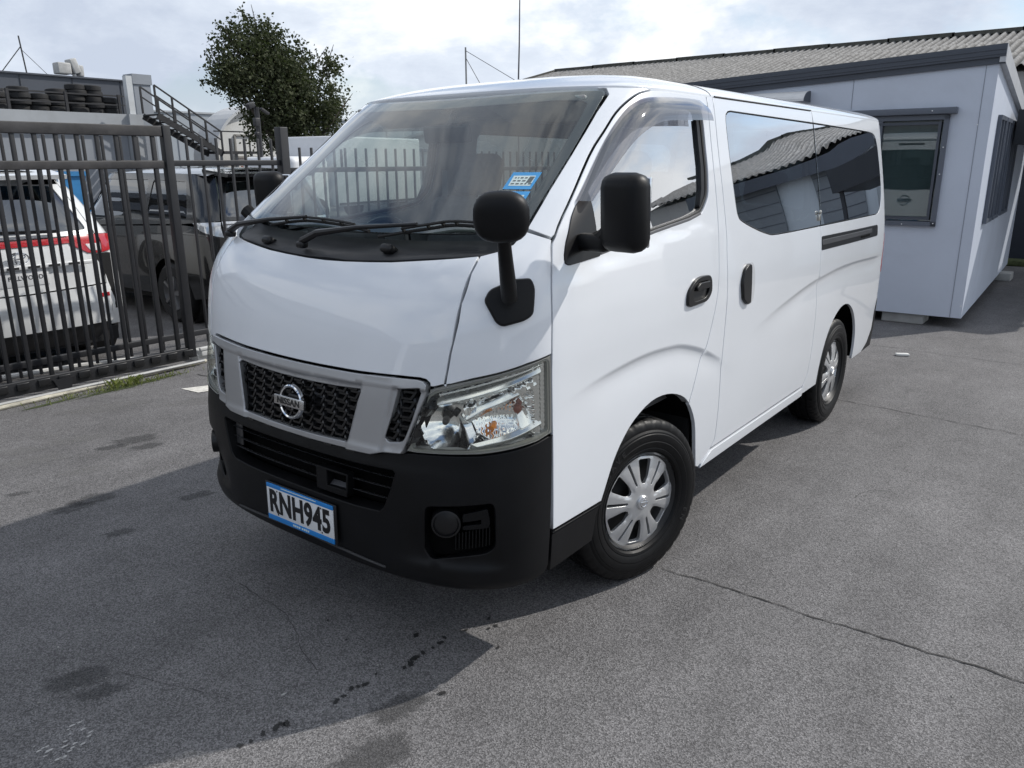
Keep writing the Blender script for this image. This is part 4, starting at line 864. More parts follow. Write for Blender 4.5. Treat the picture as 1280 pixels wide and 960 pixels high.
# ---- front door glass, frames, visor, handle, mirror
for sx, dr in ((1, door), (-1, door_r)):
    mr = sx < 0
    wo = inset(WIN, .001)
    panel('window_seal', dr, wo, SC, RUB, holes=[inset(WIN, .016)], off=-.006, depth=.02, step=.03, gap=0, bev=.003, mirror=mr)
    panel('window_glass', dr, inset(WIN, .010), SC, SDG, off=-.022, depth=0., step=.03, gap=0, bev=.0005, mirror=mr)
    panel('rear_sash', dr, [(.492,1.80),(.535,1.80),(.532,1.60),(.515,1.50),(.47,1.455),(.43,1.45),(.47,1.53),(.487,1.62)], SC, BLK2, off=-.010, depth=.01, step=.03, mirror=mr)
    panel('sill_weatherstrip', dr, [(-.36,1.340),(.033,1.384),(.321,1.410),(.43,1.428),(.42,1.442),(.321,1.426),(.033,1.400),(-.36,1.356)], SC, mat('weatherstrip_grey', (.12,.12,.125), .4, metal=.3), off=.002, depth=.012, step=.03, mirror=mr)
    panel('mirror_sail', dr, rounded([(-.572,1.335),(-.55,1.325),(-.365,1.338),(-.355,1.352),(-.37,1.40),(-.372,1.555),(-.45,1.506),(-.485,1.473),(-.55,1.388)], .012, 3), SC, BLK2, off=.004, depth=.012, step=.025, mirror=mr)
    # rain visor: bowed smoked strip standing off the frame
    vo = cr([(-.441,1.518),(-.2,1.709),(-.067,1.80),(.012,1.839),(.105,1.859),(.319,1.870),(.504,1.872),(.552,1.862)], 4)
    vi = cr([(-.405,1.520),(-.245,1.622),(-.084,1.714),(.05,1.763),(.145,1.782),(.30,1.790),(.47,1.796),(.566,1.797)], 4)
    Vv = []; Fv = []; K = 7
    for (p, q) in zip(vo, vi):
        for k in range(K):
            t = k/(K-1); a = p[0]+(q[0]-p[0])*t; z = p[1]+(q[1]-p[1])*t; P = SC(a, z)
            h = .004+.030*math.sin(min(1., t*1.25)*math.pi/2)**.8
            Vv.append((sx*(P[0]+h), P[1], P[2]-.004*t))
    for i in range(len(vo)-1):
        for k in range(K-1): Fv.append((i*K+k, i*K+k+1, (i+1)*K+k+1, (i+1)*K+k))
    VIS = glass('smoked_visor', (.34, .32, .325), 1.8, rough=.02, base=.10)
    v = raw('rain_visor', Vv, Fv, VIS, dr, True)
    # handle
    ho = rounded([(.459,1.192),(.468,1.119),(.425,1.083),(.265,1.080),(.236,1.092),(.240,1.148),(.305,1.188),(.36,1.197)], .03, 4)
    h = panel('door_handle', dr, ho, SC, BLK2, holes=[rounded([(.43,1.17),(.435,1.125),(.40,1.103),(.29,1.100),(.285,1.150),(.33,1.172)], .02, 3)], off=.012, depth=.014, step=.012, bev=.004, mirror=mr)
    panel('handle_recess', dr, inset(ho, .004), SC, mat('handle_recess', (.02,.02,.021), .5), off=.001, depth=0, step=.02, gap=0, bev=.0005, mirror=mr)
    panel('handle_grip', dr, rounded([(.428,1.172),(.42,1.140),(.30,1.138),(.295,1.158),(.33,1.174)], .01, 3), SC, BLK2, off=.022, depth=.016, step=.012, bev=.004, mirror=mr)
    # door mirror
    mb = MB(); cx = .985 if sx > 0 else -.935; cy = -.50 if sx > 0 else -.35; cz = 1.49 if sx > 0 else 1.505
    mb.box((cx, cy, cz), (.155, .095, .232 if sx > 0 else .20), Matrix.Rotation(sx*R(-8), 3, 'Z') @ Matrix.Rotation(R(3), 3, 'X'), .042)
    mm = mb.build('door_mirror', BLK, van, 50)
    mb = MB(); mb.box((sx*.862, -.475, 1.395), (.12, .05, .055), Matrix.Rotation(sx*R(-10), 3, 'Z'), .018); mb.tube([(sx*.84, -.46, 1.39), (sx*.90, -.475, 1.41), (sx*.935, -.485, 1.44)], [.026, .03, .03], 10)
    mb.build('mirror_bracket', BLK, mm)
    mb = MB(); mb.box((cx-sx*.006, cy+.048, cz), (.138, .012, .205 if sx > 0 else .17), Matrix.Rotation(sx*R(-8), 3, 'Z'), .005)
    mb.build('mirror_glass', CHR, mm)

# ---- sliding door and quarter windows
in1 = rounded([(.835,1.785),(1.80,1.778),(1.835,1.70),(1.815,1.383),(1.70,1.338),(1.147,1.348),(.929,1.395),(.85,1.465)], .05, 4)
in2 = rounded([(2.06,1.768),(3.10,1.757),(3.23,1.70),(3.245,1.454),(3.15,1.348),(2.07,1.338)], .05, 4)
for sx, sd_, qu in ((1, slide, quarter), (-1, slide_r, quarter_r)):
    mr = sx < 0
    s1 = [(1.943,1.291)]+[p for p in SWL[1:-1]]+[(1.943,1.828)]
    panel('window_surround', sd_, inset(s1, .003), SC, FRIT, holes=[in1], off=-.003, depth=.006, step=.035, gap=0, mirror=mr)
    panel('window_glass', sd_, inset(s1, .003), SC, PRIV, off=-.0015, depth=0., step=.05, gap=0, bev=.0005, mirror=mr)
    s2 = [(1.953,1.828)]+QW[1:-1]+[(1.953,1.291)]
    panel('window_surround', qu, inset(s2, .003), SC, FRIT, holes=[in2], off=-.003, depth=.006, step=.035, gap=0, mirror=mr)
    panel('window_glass', qu, inset(s2, .003), SC, PRIV, off=-.0015, depth=0., step=.05, gap=0, bev=.0005, mirror=mr)
    rl = panel('slide_rail', van, rounded([(1.952,1.155),(1.952,1.232),(3.19,1.217),(3.205,1.205),(3.205,1.150),(3.19,1.143)], .012), SC, BLK2, off=.0025, depth=.004, step=.05, gap=0, mirror=mr)
    panel('rail_cover', rl, [(1.955,1.182),(1.955,1.212),(3.03,1.202),(3.03,1.176)], SC, mat('rail_grey', (.10,.10,.105), .35, metal=.5), off=.006, depth=.004, step=.05, gap=0, mirror=mr)
    panel('rail_slot', rl, [(2.75,1.160),(2.98,1.158),(2.98,1.172),(2.75,1.173)], SC, DARK, off=.0045, depth=.002, step=.05, gap=0, mirror=mr)
    rc = panel('handle_recess', sd_, rounded([(.80,1.175),(.83,1.20),(.95,1.195),(.972,1.14),(.972,1.05),(.95,1.0),(.85,1.0),(.80,1.03)], .03, 3), SC, mat('white_paint_recess_shade', (.62,.63,.65), .35, coat=1., var=.02), off=.0008, depth=.001, step=.02, mirror=mr)  # flat patch, the recess's shade painted as a darker white
    panel('door_handle', sd_, rounded([(.862,1.193),(.900,1.191),(.902,1.006),(.858,1.006),(.806,1.04),(.792,1.117),(.816,1.171)], .015, 3), SC, BLK2, off=.015, depth=.016, step=.014, bev=.005, mirror=mr)
    mb = MB(); P = SC(1.915, 1.335); mb.box((sx*(P[0]+.002), P[1], P[2]), (.012, .03, .035), None, .004); mb.box((sx*(P[0]+.004), P[1], P[2]+.028), (.014, .018, .02), None, .004)
    mb.build('window_latch', mat('latch_steel', (.55,.54,.50), .3, metal=.9), sd_)

# ---- bonnet, cowl, windscreen
hood_o = sym([(0,1.3215)]+COWL[:6]+HSEAM[::-1][1:]+[(.585,.983)]+GTOP[::-1]+[(0,.992)])
bonnet = panel('bonnet', van, hood_o, FC, PAINT, step=.035, depth=.02)
ws_o = sym([(0,1.8785),(.144,1.879),(.323,1.882),(.477,1.885)]+WSR+[(.60,1.424),(.45,1.416),(.25,1.410),(0,1.405)])
wscr = panel('windscreen', van, ws_o, FC, WSG, step=.045, gap=.003, depth=.0, bev=.0005)
ws_in = sym([(0,1.838),(.30,1.842),(.50,1.848),(.585,1.845),(.607,1.835),(.617,1.80),(.632,1.70),(.650,1.575),(.664,1.475),(.655,1.462),(.50,1.452),(.25,1.445),(0,1.44)])
panel('ceramic_band', wscr, ws_o, FC, FRIT, holes=[ws_in], step=.035, gap=.004, off=-.004, depth=.002)
cowl = panel('cowl_panel', van, sym([(0,1.325)]+COWL+[(.712,1.43),(.60,1.420),(.45,1.412),(.25,1.406),(0,1.401)]), lambda x, z: FC(x, z)+np.stack([0*x, .050*np.clip((z-1.345-.03*np.abs(x))/.03, 0, 1), -.012*np.clip((z-1.345-.03*np.abs(x))/.03, 0, 1)], -1), mat('cowl_faded_plastic', (.022,.0225,.025), .55, var=.25, vscale=8, bump=.1, bscale=500, dirt=.1), step=.022, off=-.004, depth=.03)
for x, z in ((-.38,1.352),(.258,1.358)):
    P = FC(x, z); mb = MB(); mb.box((x, P[1]+.02, z+.004), (.05, .05, .03), Matrix.Rotation(R(-30), 3, 'X'), .012); mb.build('washer_nozzle', BLK2, cowl)
def on_ws(x, z, h): P = FC(x, z); return Vector((P[0], P[1]-h*.7, P[2]+h*.75))
for arm, blade in (([(-.64,1.362,.028),(-.55,1.375,.05),(-.39,1.404,.042),(-.20,1.424,.036)], [(-.41,1.405,.016),(-.226,1.425,.018),(-.013,1.419,.018),(.136,1.406,.015)]),
                   ([(-.133,1.352,.028),(-.05,1.368,.05),(.12,1.395,.045),(.36,1.420,.036)], [(.20,1.392,.016),(.395,1.424,.018),(.495,1.437,.018),(.66,1.432,.015)])):
    mb = MB(); mb.tube([on_ws(*p) for p in arm], [.014, .012, .008, .006], 8); P = on_ws(*arm[0]); mb.box(P-Vector((0, 0, .012)), (.036, .036, .026), None, .010)
    w = mb.build('wiper', BLK2, van)
    bl = cr([(x, z) for x, z, h in blade], 6); mb = MB()
    mb.tube([on_ws(x, z, .012) for x, z in bl], .006, 6); mb.tube([on_ws(x, z, .030) for x, z in bl[3:-3]], .005, 6)
    for k in (3, 6, 9, 12, len(bl)-4): mb.bar(on_ws(*bl[k], .010), on_ws(*bl[k], .032), .008)
    mb.build('wiper_blade', RUB, w)
# stickers behind the glass
def stick(name, x0, x1, z0, z1, m, off, par=None, sk=.012): return panel(name, par or wscr, [(x0-sk*0, z0), (x1, z0), (x1-sk*.5, z1), (x0-sk*.5, z1)], FC, m, off=off, depth=.0003, step=.03, gap=0, bev=.0003)
BLUE = mat('label_blue', (.05, .30, .62), .5, var=.1); LWH = mat('label_white', (.62, .72, .70), .6, var=.08); INK = mat('label_ink', (.10, .12, .12), .6)
for z0, z1, x0, x1 in ((1.552,1.604,.545,.640),(1.490,1.546,.552,.650)):
    s = stick('registration_label', x0, x1, z0, z1, BLUE, .0012, van); stick('label_paper', x0+.012, x1-.010, z0+.010, z1-.011, LWH, .0018, s)
    rnd = random.Random(int(z0*1000))
    for k in range(3):
        zz = z1-.018-k*.009; xx = x0+.016
        while xx < x1-.02:
            w = rnd.uniform(.004, .012)
            if k < 2 and xx > x0+.05: w = .016; stick('label_code', xx, xx+w, zz-.006, zz+.004, INK, .0024, s, 0)
            else: stick('label_print', xx, xx+w, zz-.002, zz+.002, INK, .0024, s, 0)
            xx += w+.005

# ---- grille
MESHH = sym([(0,.934),(.073,.934),(.203,.938),(.318,.945),(.326,.938),(.314,.905),(.278,.775),(.268,.767),(.139,.762),(0,.760)])
SLOT = rounded([(.470,.968),(.553,.980),(.523,.875),(.501,.815),(.490,.803),(.442,.796),(.432,.806),(.452,.891)], .008, 2)
gr_o = sym([(0,.9915)]+[(x, z-.0005) for x, z in GTOP]+[(.562,.945),(.530,.862),(.498,.775)]+GBOT+[(0,.738)])
slots = [SLOT, [(-x, z) for x, z in SLOT][::-1]]
def GC(x, z):
    """grille surface: top bar and V struts pushed forward, side strips lower"""
    ax = np.abs(x); P = FC(x, z); strut = sg((ax-(.325-(.945-z)*.27))/.0015)*sg(((.452-(.96-z)*.16)-ax)/.0012); top = sg((z-.953-.03*ax)/.0012)
    P[..., 1] -= .006+.011*np.maximum(strut*.8, top*np.clip(1.0-(z-.955-.03*ax)/.09, .45, 1))+.004*sg((.772-z)/.003); return P
GL = [[(x, .953+.03*abs(x)+o) for x in np.linspace(-.56, .56, 113)] for o in (-.004, 0., .004)]+[[(q*(.452-(.96-z)*.16+o), z) for z in np.linspace(.75, .966, 24)] for q in (1, -1) for o in (-.004, 0., .004)]
grille = panel('grille_frame', van, gr_o, GC, SIL, holes=[MESHH]+slots, step=.0105, depth=.03, bev=.004, gap=.001, lines=GL)
def front_pt(x, z, off): P = FC(np.array([x]), np.array([z]))[0]; return Vector((P[0], P[1]+off, P[2]))
BLKG = mat('gloss_black_grille', (.010,.010,.011), .22, var=.1)
panel('grille_back', grille, inset(gr_o, -.022), FC, DARK, off=-.050, depth=0, step=.06)
cell = .0365; mbs = {-1: MB(), 0: MB(), 1: MB()}
for r in range(-1, 11):
    for c in range(-16, 17):
        hx = c*cell*1.5; hz = .742+r*cell*.80+(.40*cell if c % 2 else 0)
        if not (.745 < hz < .965 and abs(hx) < .56): continue
        if not (inside(inset(MESHH, -.02), [(hx, hz)])[0] or inside(inset(SLOT, -.015), [(abs(hx), hz)])[0]): continue
        ri, ro = cell*.74, cell*.995; V = []; F = []
        for k in range(6):
            a = math.pi/3*k
            for rr, o in ((ro, .004), (ri, .004), (ri*.92, .034), (ro, .034)): V.append(front_pt(hx+rr*math.cos(a), hz+rr*.46*2*math.sin(a)*.92, o+(.010 if math.sin(a) > 0 else 0)))
        for k in range(6):
            n = (k+1) % 6
            for j in range(4): F.append((k*4+j, n*4+j, n*4+(j+1) % 4, k*4+(j+1) % 4))
        mbs[0 if abs(hx) < .38 else (1 if hx > 0 else -1)].add(V, F)
for mb in mbs.values(): mb.build('grille_honeycomb', BLKG, grille)
# emblem
ey = float(Yf(0., .856))-.022; em = frame_mtx((.012, ey, .857), (1, 0, 0), (0, .12, 1))
mb = MB(); ringp = []
for k in range(48):
    a = 2*math.pi*k/48
    for rr, h in ((.061, .0), (.059, .010), (.055, .013), (.050, .011), (.048, .0)): ringp.append(em @ Vector((rr*math.cos(a)*1.02, rr*math.sin(a), h)))
F = [(k*5+j, ((k+1) % 48)*5+j, ((k+1) % 48)*5+j+1, k*5+j+1) for k in range(48) for j in range(4)]
mb.add(ringp, F, True); emb = mb.build('emblem', CHR, van, 40)
mb = MB(); mb.box((0, 0, .012), (.158, .034, .014), None, .003); o = mb.build('emblem_bar', mat('emblem_bar_silver', (.55,.55,.55), .25, metal=1., var=.03), emb); o.data.transform(em)
text_obj('emblem_lettering', 'NISSAN', .031, mat('emblem_ink', (.02,.02,.02), .4), emb, em @ Matrix.Translation((0, -.0005, .0195)), extrude=.0008, bold=.0006, sx=1.12, spacing=1.05)
mb = MB(); mb.box((0, 0, -.012), (.06, .05, .024), None, .006); o = mb.build('emblem_mount', BLKG, emb); o.data.transform(em)

# ---- bumper
INT = sym([(0,.694),(.296,.697),(.455,.702),(.463,.695),(.446,.638),(.418,.572),(.400,.556),(.292,.551),(.125,.550),(0,.550)])
FOG = rounded([(-1.105,.603),(-.887,.629),(-.880,.60),(-.882,.473),(-.91,.450),(-1.09,.418),(-1.115,.44)], .02, 3)
bt = ab(HB)+xb([(.50,.767)]+GBOT+[(0,.737)])
bum_half = [(0,.300),(.30,.300),(.55,.302),(.78,.312),(.93,.318),(.985,.33),(1.0,.36)]
bum_o = bum_half+[(1.0,.60),(1.0,.819)]+bt; bum_o = bum_o+[(-u, v) for u, v in bum_o[::-1]]
fogb = ab(FOG)
def BB(b, z):
    """bumper: shelf line under the intake and rolled lower edge"""
    P = BC(b, z); t = np.clip((.345-z)/.05, 0, 1); c = np.array([0, .3]); 
    P[..., 1] += .045*t*t; P[..., 0] *= 1-.03*t*t
    fb_ = sg((np.abs(b)-.50)/.02)*sg((.80-np.abs(b))/.02); P[..., 1] += .020*fb_*sg((z-.408)/.007)*sg((.52-z)/.03); P[..., 0] -= .010*fb_*sg((z-.408)/.007)*sg((.52-z)/.03)*np.sign(b)
    s = sg((z-.725)/.008)*.010; P[..., 1] += s*np.clip(1.2-np.abs(b)*1.3, 0, 1)
    return P
bumper = panel('bumper', van, bum_o, BB, BLK, holes=[xb(INT), fogb, [(-u, v) for u, v in fogb][::-1]], step=.028, depth=.05, bev=.005, gap=.002)
panel('intake_back', bumper, sym([(0,.71),(.48,.715),(.42,.54),(0,.535)]), FC, DARK, off=-.075, depth=0, step=.08)
SLATM = mat('intake_slat_satin', (.035,.035,.037), .28)
for z in (.665, .628, .590):
    xe = .452-(.70-z)*.27
    for xa_, xb_ in (((-xe, xe),) if z > .65 else ((-xe, .10), (.262, xe))):
        mb = MB(); xs = np.linspace(xa_, xb_, 25); pr_ = ((.024, .0025), (.026, .0035), (.042, -.001), (.040, -.003))
        V = [front_pt(x, z, o)+Vector((0, 0, dz)) for x in xs for o, dz in pr_]
        mb.add(V, [(i*4+j, (i+1)*4+j, (i+1)*4+(j+1) % 4, i*4+(j+1) % 4) for i in range(24) for j in range(4)]); mb.build('intake_slat', SLATM, bumper)
for x in (-.415, -.39): mb = MB(); mb.bar(front_pt(x, .60, .034), front_pt(x, .68, .034), .004, .02); mb.build('intake_rib', SLATM, bumper)
hk = [(.100,.651),(.264,.651),(.260,.562),(.102,.562)]
hook = panel('tow_hook_cover', bumper, hk, FC, BLK, holes=[[(.160,.640),(.252,.640),(.250,.590),(.160,.588)]], off=-.004, depth=.03, step=.02, bev=.003)
mb = MB(); a, b_, c, d = (front_pt(.112, .575, .004), front_pt(.248, .575, .004), front_pt(.248, .600, .035), front_pt(.15, .600, .035)); mb.add([a, b_, c, d], [(0, 1, 2, 3)]); mb.build('hook_ramp', mat('dusty_plastic', (.06,.06,.066), .5, var=.15), bumper)
panel('hook_back', bumper, inset(hk, .004), FC, DARK, off=-.04, depth=0, step=.05)
lip = panel('lower_lip', bumper, sym([(0,.376),(.22,.369),(.41,.357),(.41,.350),(.22,.361),(0,.368)]), FC, mat('lip_grey', (.05,.05,.052), .4), off=.006, depth=.012, step=.02, gap=0)
for sx in (1, -1):
    mr = sx < 0
    fb = panel('fog_lamp_recess', bumper, inset(FOG, -.012), S0, DARK, off=-.055, depth=0, step=.03, mirror=mr)
    P = S0(-1.035, .553); n = Vector((.62, -.78, 0)).normalized(); c = Vector((P[0], P[1], P[2]))-n*.012
    fm = frame_mtx((0, 0, 0), (n.y*-1, n.x, 0), (0, 0, 1))
    mb = MB(); mb.lathe([(.0, .006), (.036, .006), (.039, .004), (.040, .010), (.046, .008), (.047, -.05)], 28, 'Z')
    o = mb.build('fog_lamp', BLK2, bumper); m4 = frame_mtx(c, (-n.y, n.x, 0), (0, 0, 1)); o.data.transform(m4)
    if m4.to_3x3().determinant() < 0: o.data.flip_normals()
    if mr: o.data.transform(Matrix.Diagonal((-1, 1, 1, 1))); o.data.flip_normals()
    panel('fog_lamp_bar', bumper, rounded([(-.99,.585),(-.90,.607),(-.89,.56),(-.895,.535),(-.99,.525)], .008, 2), S0, BLK, holes=[[(-.985,.555),(-.925,.566),(-.925,.552),(-.985,.543)]], off=-.022, depth=.02, step=.02, mirror=mr)
    for k in range(11):
        a = -1.012+k*.0115
        panel('fog_slat', bumper, [(a,.455+.002*k),(a+.004,.455+.002*k),(a+.004,.515+.0025*k),(a,.515+.0025*k)], S0, BLK, off=-.025, depth=.015, step=.05, gap=0, bev=.0005, mirror=mr)
    panel('lower_corner_trim', van, [(-.659,.40),(-.640,.385),(-.39,.334),(-.38,.43),(-.352,.462),(-.657,.470)] if False else [(-.658,.328),(-.392,.332),(-.378,.43),(-.352,.462),(-.657,.468)], SC, BLK, off=0., depth=.02, step=.03, mirror=mr)
    panel('corner_trim_strip', van, [(-.656,.470),(-.352,.464),(-.352,.468),(-.656,.476)], SC, BLK2, off=.003, depth=.01, step=.03, gap=0, bev=.001, mirror=mr)

# ---- number plates
WHT = mat('plate_white', (.72, .73, .74), .35, var=.03); PBL = mat('plate_blue', (.02, .22, .60), .35, var=.05); PBK = mat('plate_black', (.008,.008,.010), .4)
def plate(par, mtx):
    mb = MB(); mb.box((0, 0, -.004), (.384, .146, .006), None, .002); p = mb.build('number_plate', PBK, par)
    mb = MB(); mb.box((0, .002, .001), (.360, .108, .004), None, .001); a = mb.build('plate_face', WHT, p)
    mb = MB(); mb.box((0, .0615, .001), (.360, .015, .005), None, .001); b = mb.build('plate_surround_top', PBL, p)
    mb = MB(); mb.box((0, .064, .0037), (.19, .003, .001)); b2 = mb.build('surround_print', LWH, p)
    mb = MB(); mb.box((0, -.061, .001), (.360, .020, .005), None, .001); c = mb.build('plate_surround_bottom', PBL, p)
    mb = MB()
    for k in range(8): mb.box((-.034+k*.0105+(.006 if k > 3 else 0), -.061, .0038), (.0075, .007, .0008))
    d = mb.build('surround_lettering', LWH, p)
    mb = MB()
    for x, y in ((-.12, .046), (.12, .046), (-.12, -.044), (.12, -.044)): mb.box((x, y, .0035), (.006, .006, .001), None, .0004)
    e = mb.build('plate_screw', BLK2, p)
    for o in (p, a, b, b2, c, d, e): o.data.transform(mtx)
    text_obj('plate_lettering', 'RNH945', .117, PBK, p, mtx @ Matrix.Translation((0, .0, .0038)), extrude=.0006, bold=.0042, sx=.76, spacing=1.06)
    return p
py = float(Yf(.0, .455))-.014
plate(van, frame_mtx((.020, py, .456), (1, .012, 0), (0, .02, 1)))

# ---- headlights
def hl_depth(a, z):
    """reflector relief: two bowls, a ribbed indicator and a chrome brow"""
    d = np.full(np.shape(a), .052)
    r1 = np.hypot((a+1.03)/1.0, (z-.865)/.95); d = np.where(r1 < .105, .030+.070*(1-(r1/.105)**2), d)
    r2 = np.hypot((a+.845)/1.25, (z-.895)/.95); d = np.where(r2 < .082, .024+.052*(1-(r2/.082)**2)+.003*np.sin(a*420), d)
    brow = (z-(.955+(a+1.06)*.235)); d = np.where((brow > 0) & (brow < .035), .016+.02*np.abs(brow-.017)/.017+.004*np.sign(np.sin(a*190)), d)
    st = np.abs(z-(.905+(a+.98)*.32)); d = np.where((st < .016) & (a > -.97) & (r2 > .082), .018+.006*np.sin(a*150), d)
    d = np.where(a > -.735, .020+.006*np.sin(a*260), d)
    return d
def HC(a, z):
    P = S0(a, z); e = .004
    N = np.cross(S0(a+e, z)-S0(a-e, z), S0(a, z+e)-S0(a, z-e)); N /= np.linalg.norm(N, axis=-1)[..., None]
    return P-N*hl_depth(a, z)[..., None]
HLO = [(-1.171,.771),(-1.125,.83),(-1.067,.978)]+HT+HB
HLI = inset(rounded([(-1.141,.789),(-1.067,.945),(-1.045,.962),(-.844,1.016),(-.689,1.052),(-.689,.836),(-.73,.824),(-.82,.814),(-.918,.804),(-1.02,.796)], .008, 3), -.004)
def tilt(zl, k, d0):
    """strip leaning back so that it mirrors the sky"""
    def f(a, z):
        P = S0(a, z); e = .004; N = np.cross(S0(a+e, z)-S0(a-e, z), S0(a, z+e)-S0(a, z-e)); N /= np.linalg.norm(N, axis=-1)[..., None]
        return P-N*np.asarray(d0+k*(z-zl(a)))[..., None]
    return f
for sx in (1, -1):
    mr = sx < 0
    hl = panel('headlight', van, HLO, S0, mat('lamp_bezel', (.20,.20,.185), .25, var=.1), holes=[HLI], step=.022, depth=.02, off=-.002, gap=.003, mirror=mr)
    panel('reflector', hl, inset(HLI, -.010), HC, REFL, step=.0085, depth=.0, gap=0, bev=.0005, mirror=mr)
    panel('lens', hl, inset(HLI, -.006), S0, LENS, step=.03, off=.0015, depth=0., gap=0, bev=.0005, mirror=mr)
    panel('brow_strip', hl, rounded([(-1.058,.946),(-1.04,.958),(-.86,1.006),(-.70,1.045),(-.70,1.022),(-.86,.978),(-.97,.948),(-1.05,.928)], .006, 2), tilt(lambda a: .928+(a+1.05)*.268, .75, .006), LWHITE, off=0., depth=.01, step=.02, bev=.003, gap=0, mirror=mr)
    panel('divider_strip', hl, rounded([(-.985,.905),(-.90,.945),(-.80,.975),(-.70,1.005),(-.70,.985),(-.80,.952),(-.90,.918),(-.96,.885)], .006, 2), tilt(lambda a: .885+(a+.96)*.38, .6, .016), LWHITE, off=0., depth=.02, step=.02, bev=.004, gap=0, mirror=mr)
    panel('lower_strip', hl, rounded([(-.955,.815),(-.82,.846),(-.70,.876),(-.70,.858),(-.82,.828),(-.93,.806)], .004, 2), tilt(lambda a: .806+(a+.93)*.23, .9, .010), LWHITE, off=0., depth=.016, step=.02, bev=.003, gap=0, mirror=mr)
    panel('marker_pocket', hl, rounded([(-.785,.955),(-.72,.975),(-.72,.865),(-.785,.850)], .012, 3), tilt(lambda a: .855+0*a, .55, .014), LWHITE, off=0., depth=.01, step=.02, bev=.004, gap=0, mirror=mr)
    panel('upper_diffuser', hl, [(-1.035,.964),(-.86,1.012),(-.70,1.050),(-.70,1.046),(-.86,1.006),(-1.04,.959)], S0, LWHITE, off=-.004, depth=.004, step=.02, bev=.0015, gap=0, mirror=mr)
    for a in (-1.02, -.985, -.95, -.915, -.88): panel('brow_notch', hl, [(a,.957+(a+1.05)*.25),(a+.010,.960+(a+1.05)*.25),(a+.004,.950+(a+1.05)*.25),(a-.006,.947+(a+1.05)*.25)], S0, mat('lamp_notch', (.25,.25,.25), .3, metal=.5), off=-.018, depth=.001, step=.02, bev=.0005, gap=0, mirror=mr)
    mb = MB(); pr = resample(inset(HLI, -.009), .02); 
    Vv = [tuple(S0(p[0], p[1])*np.array([sx, 1, 1])) for p in pr]; cc = np.array([.62, -.72, .9])
    Vi = [tuple((S0(p[0], p[1])+np.array([-.045, .045, 0]))*np.array([sx, 1, 1])) for p in pr]; n = len(pr)
    mb.add(Vv+Vi, [(i, (i+1) % n, n+(i+1) % n, n+i) for i in range(n)]); mb.build('housing', mat('lamp_housing', (.55,.55,.53), .3, metal=.3), hl)
    for (a, z, r, cm) in ((-1.03,.865,.011, mat('bulb_dark', (.05,.05,.05), .2, metal=.5)), (-.878,.862,.0095, mat('amber_bulb', (.85,.26,.02), .25)), (-.800,.91,.014, mat('bulb_red_brown', (.20,.07,.05), .3))):
        P = S0(a, z); n = Vector((.55, -.83, 0)); c = Vector((P[0], P[1], P[2]))-n*(.045 if a > -1 else .06); c.x *= sx; n.x *= sx
        mb = MB(); mb.tube([c-n*.02, c+n*.004, c+n*.014, c+n*.018], [r, r, r*.8, r*.2], 12); mb.build('bulb', cm, hl)
    for a, z, m_ in ((-.93,.812,BLK2), (-.895,.812,REFL), (-.955,.955,BLK2), (-.92,.955,REFL), (-.885,.965,REFL), (-.99,.905,BLK2)):
        P = S0(a, z); n = Vector((.5*sx, -.86, 0)); c = Vector((P[0]*sx, P[1], P[2]))-n*.034
        mb = MB(); mb.box(c, (.020, .02, .022), Matrix.Rotation(sx*R(30), 3, 'Z') @ Matrix.Rotation(R(35), 3, 'Y'), .002); mb.build('reflector_facet', m_, hl)

# ---- corner view mirror on the left front corner
cb = rounded([(-.845,1.275),(-.767,1.304),(-.712,1.306),(-.706,1.277),(-.730,1.198),(-.759,1.183),(-.826,1.168),(-.846,1.180),(-.870,1.244)], .014, 4)
base = panel('corner_mirror_base', van, cb, S0, BLK, off=.020, depth=.024, step=.018, bev=.008)
mb = MB(); mb.tube([(.795,-.815,1.262),(.815,-.845,1.30),(.850,-.900,1.375),(.872,-.935,1.43),(.880,-.948,1.475)], [.024,.0235,.0205,.0185,.018], 14); mb.build('arm', BLK, base)
fm = frame_mtx((.893,-.972,1.502), (.87, .49, 0), (.08, -.14, 1)); Vm = []; Fm = []; nu, nv = 28, 18
se = lambda c, n: math.copysign(abs(c)**n, c)
for j in range(nv+1):
    v = -math.pi/2+math.pi*j/nv
    for i in range(nu):
        u = 2*math.pi*i/nu; x = .0735*se(math.cos(v), .62)*se(math.cos(u), .74); y = .0665*se(math.cos(v), .62)*se(math.sin(u), .74); zz = .042*se(math.sin(v), .8)
        Vm.append(fm @ Vector((x, y, zz if zz > 0 else zz*.45)))
for j in range(nv):
    for i in range(nu): Fm.append((j*nu+i, j*nu+(i+1) % nu, (j+1)*nu+(i+1) % nu, (j+1)*nu+i))
head = raw('mirror_head', Vm, Fm, BLK, base, True)

# ---- rear end
TG = sym([(0,1.885),(.55,1.885),(.615,1.84),(.635,1.5),(.645,1.1),(.645,.70),(0,.70)])
tg = panel('tailgate', van, TG, RC, PAINT, holes=[rounded(sym([(0,1.76),(.55,1.75),(.575,1.30),(0,1.27)]), .04)], step=.05)
panel('rear_window', tg, rounded(sym([(0,1.77),(.56,1.76),(.585,1.29),(0,1.26)]), .04), RC, glass('rear_window_glass', (.25,.28,.28), 1.6, base=.03), off=-.004, depth=0, step=.08, invert=False)
for sx in (1, -1):
    panel('tail_light', van, rounded([(3.50,1.27),(3.605,1.27),(3.61,.88),(3.46,.86),(3.465,1.12)], .02), S0, mat('tail_lamp_red', (.45,.02,.025), .15, coat=1.), off=.006, depth=.012, step=.02, mirror=sx < 0)
    panel('rear_bumper_corner', van, [(3.435,.685),(3.615,.685),(3.615,.34),(3.18,.34),(3.30,.386),(3.383,.47),(3.39,.60)], SC, BLK, off=.002, step=.03, depth=.03, mirror=sx < 0)
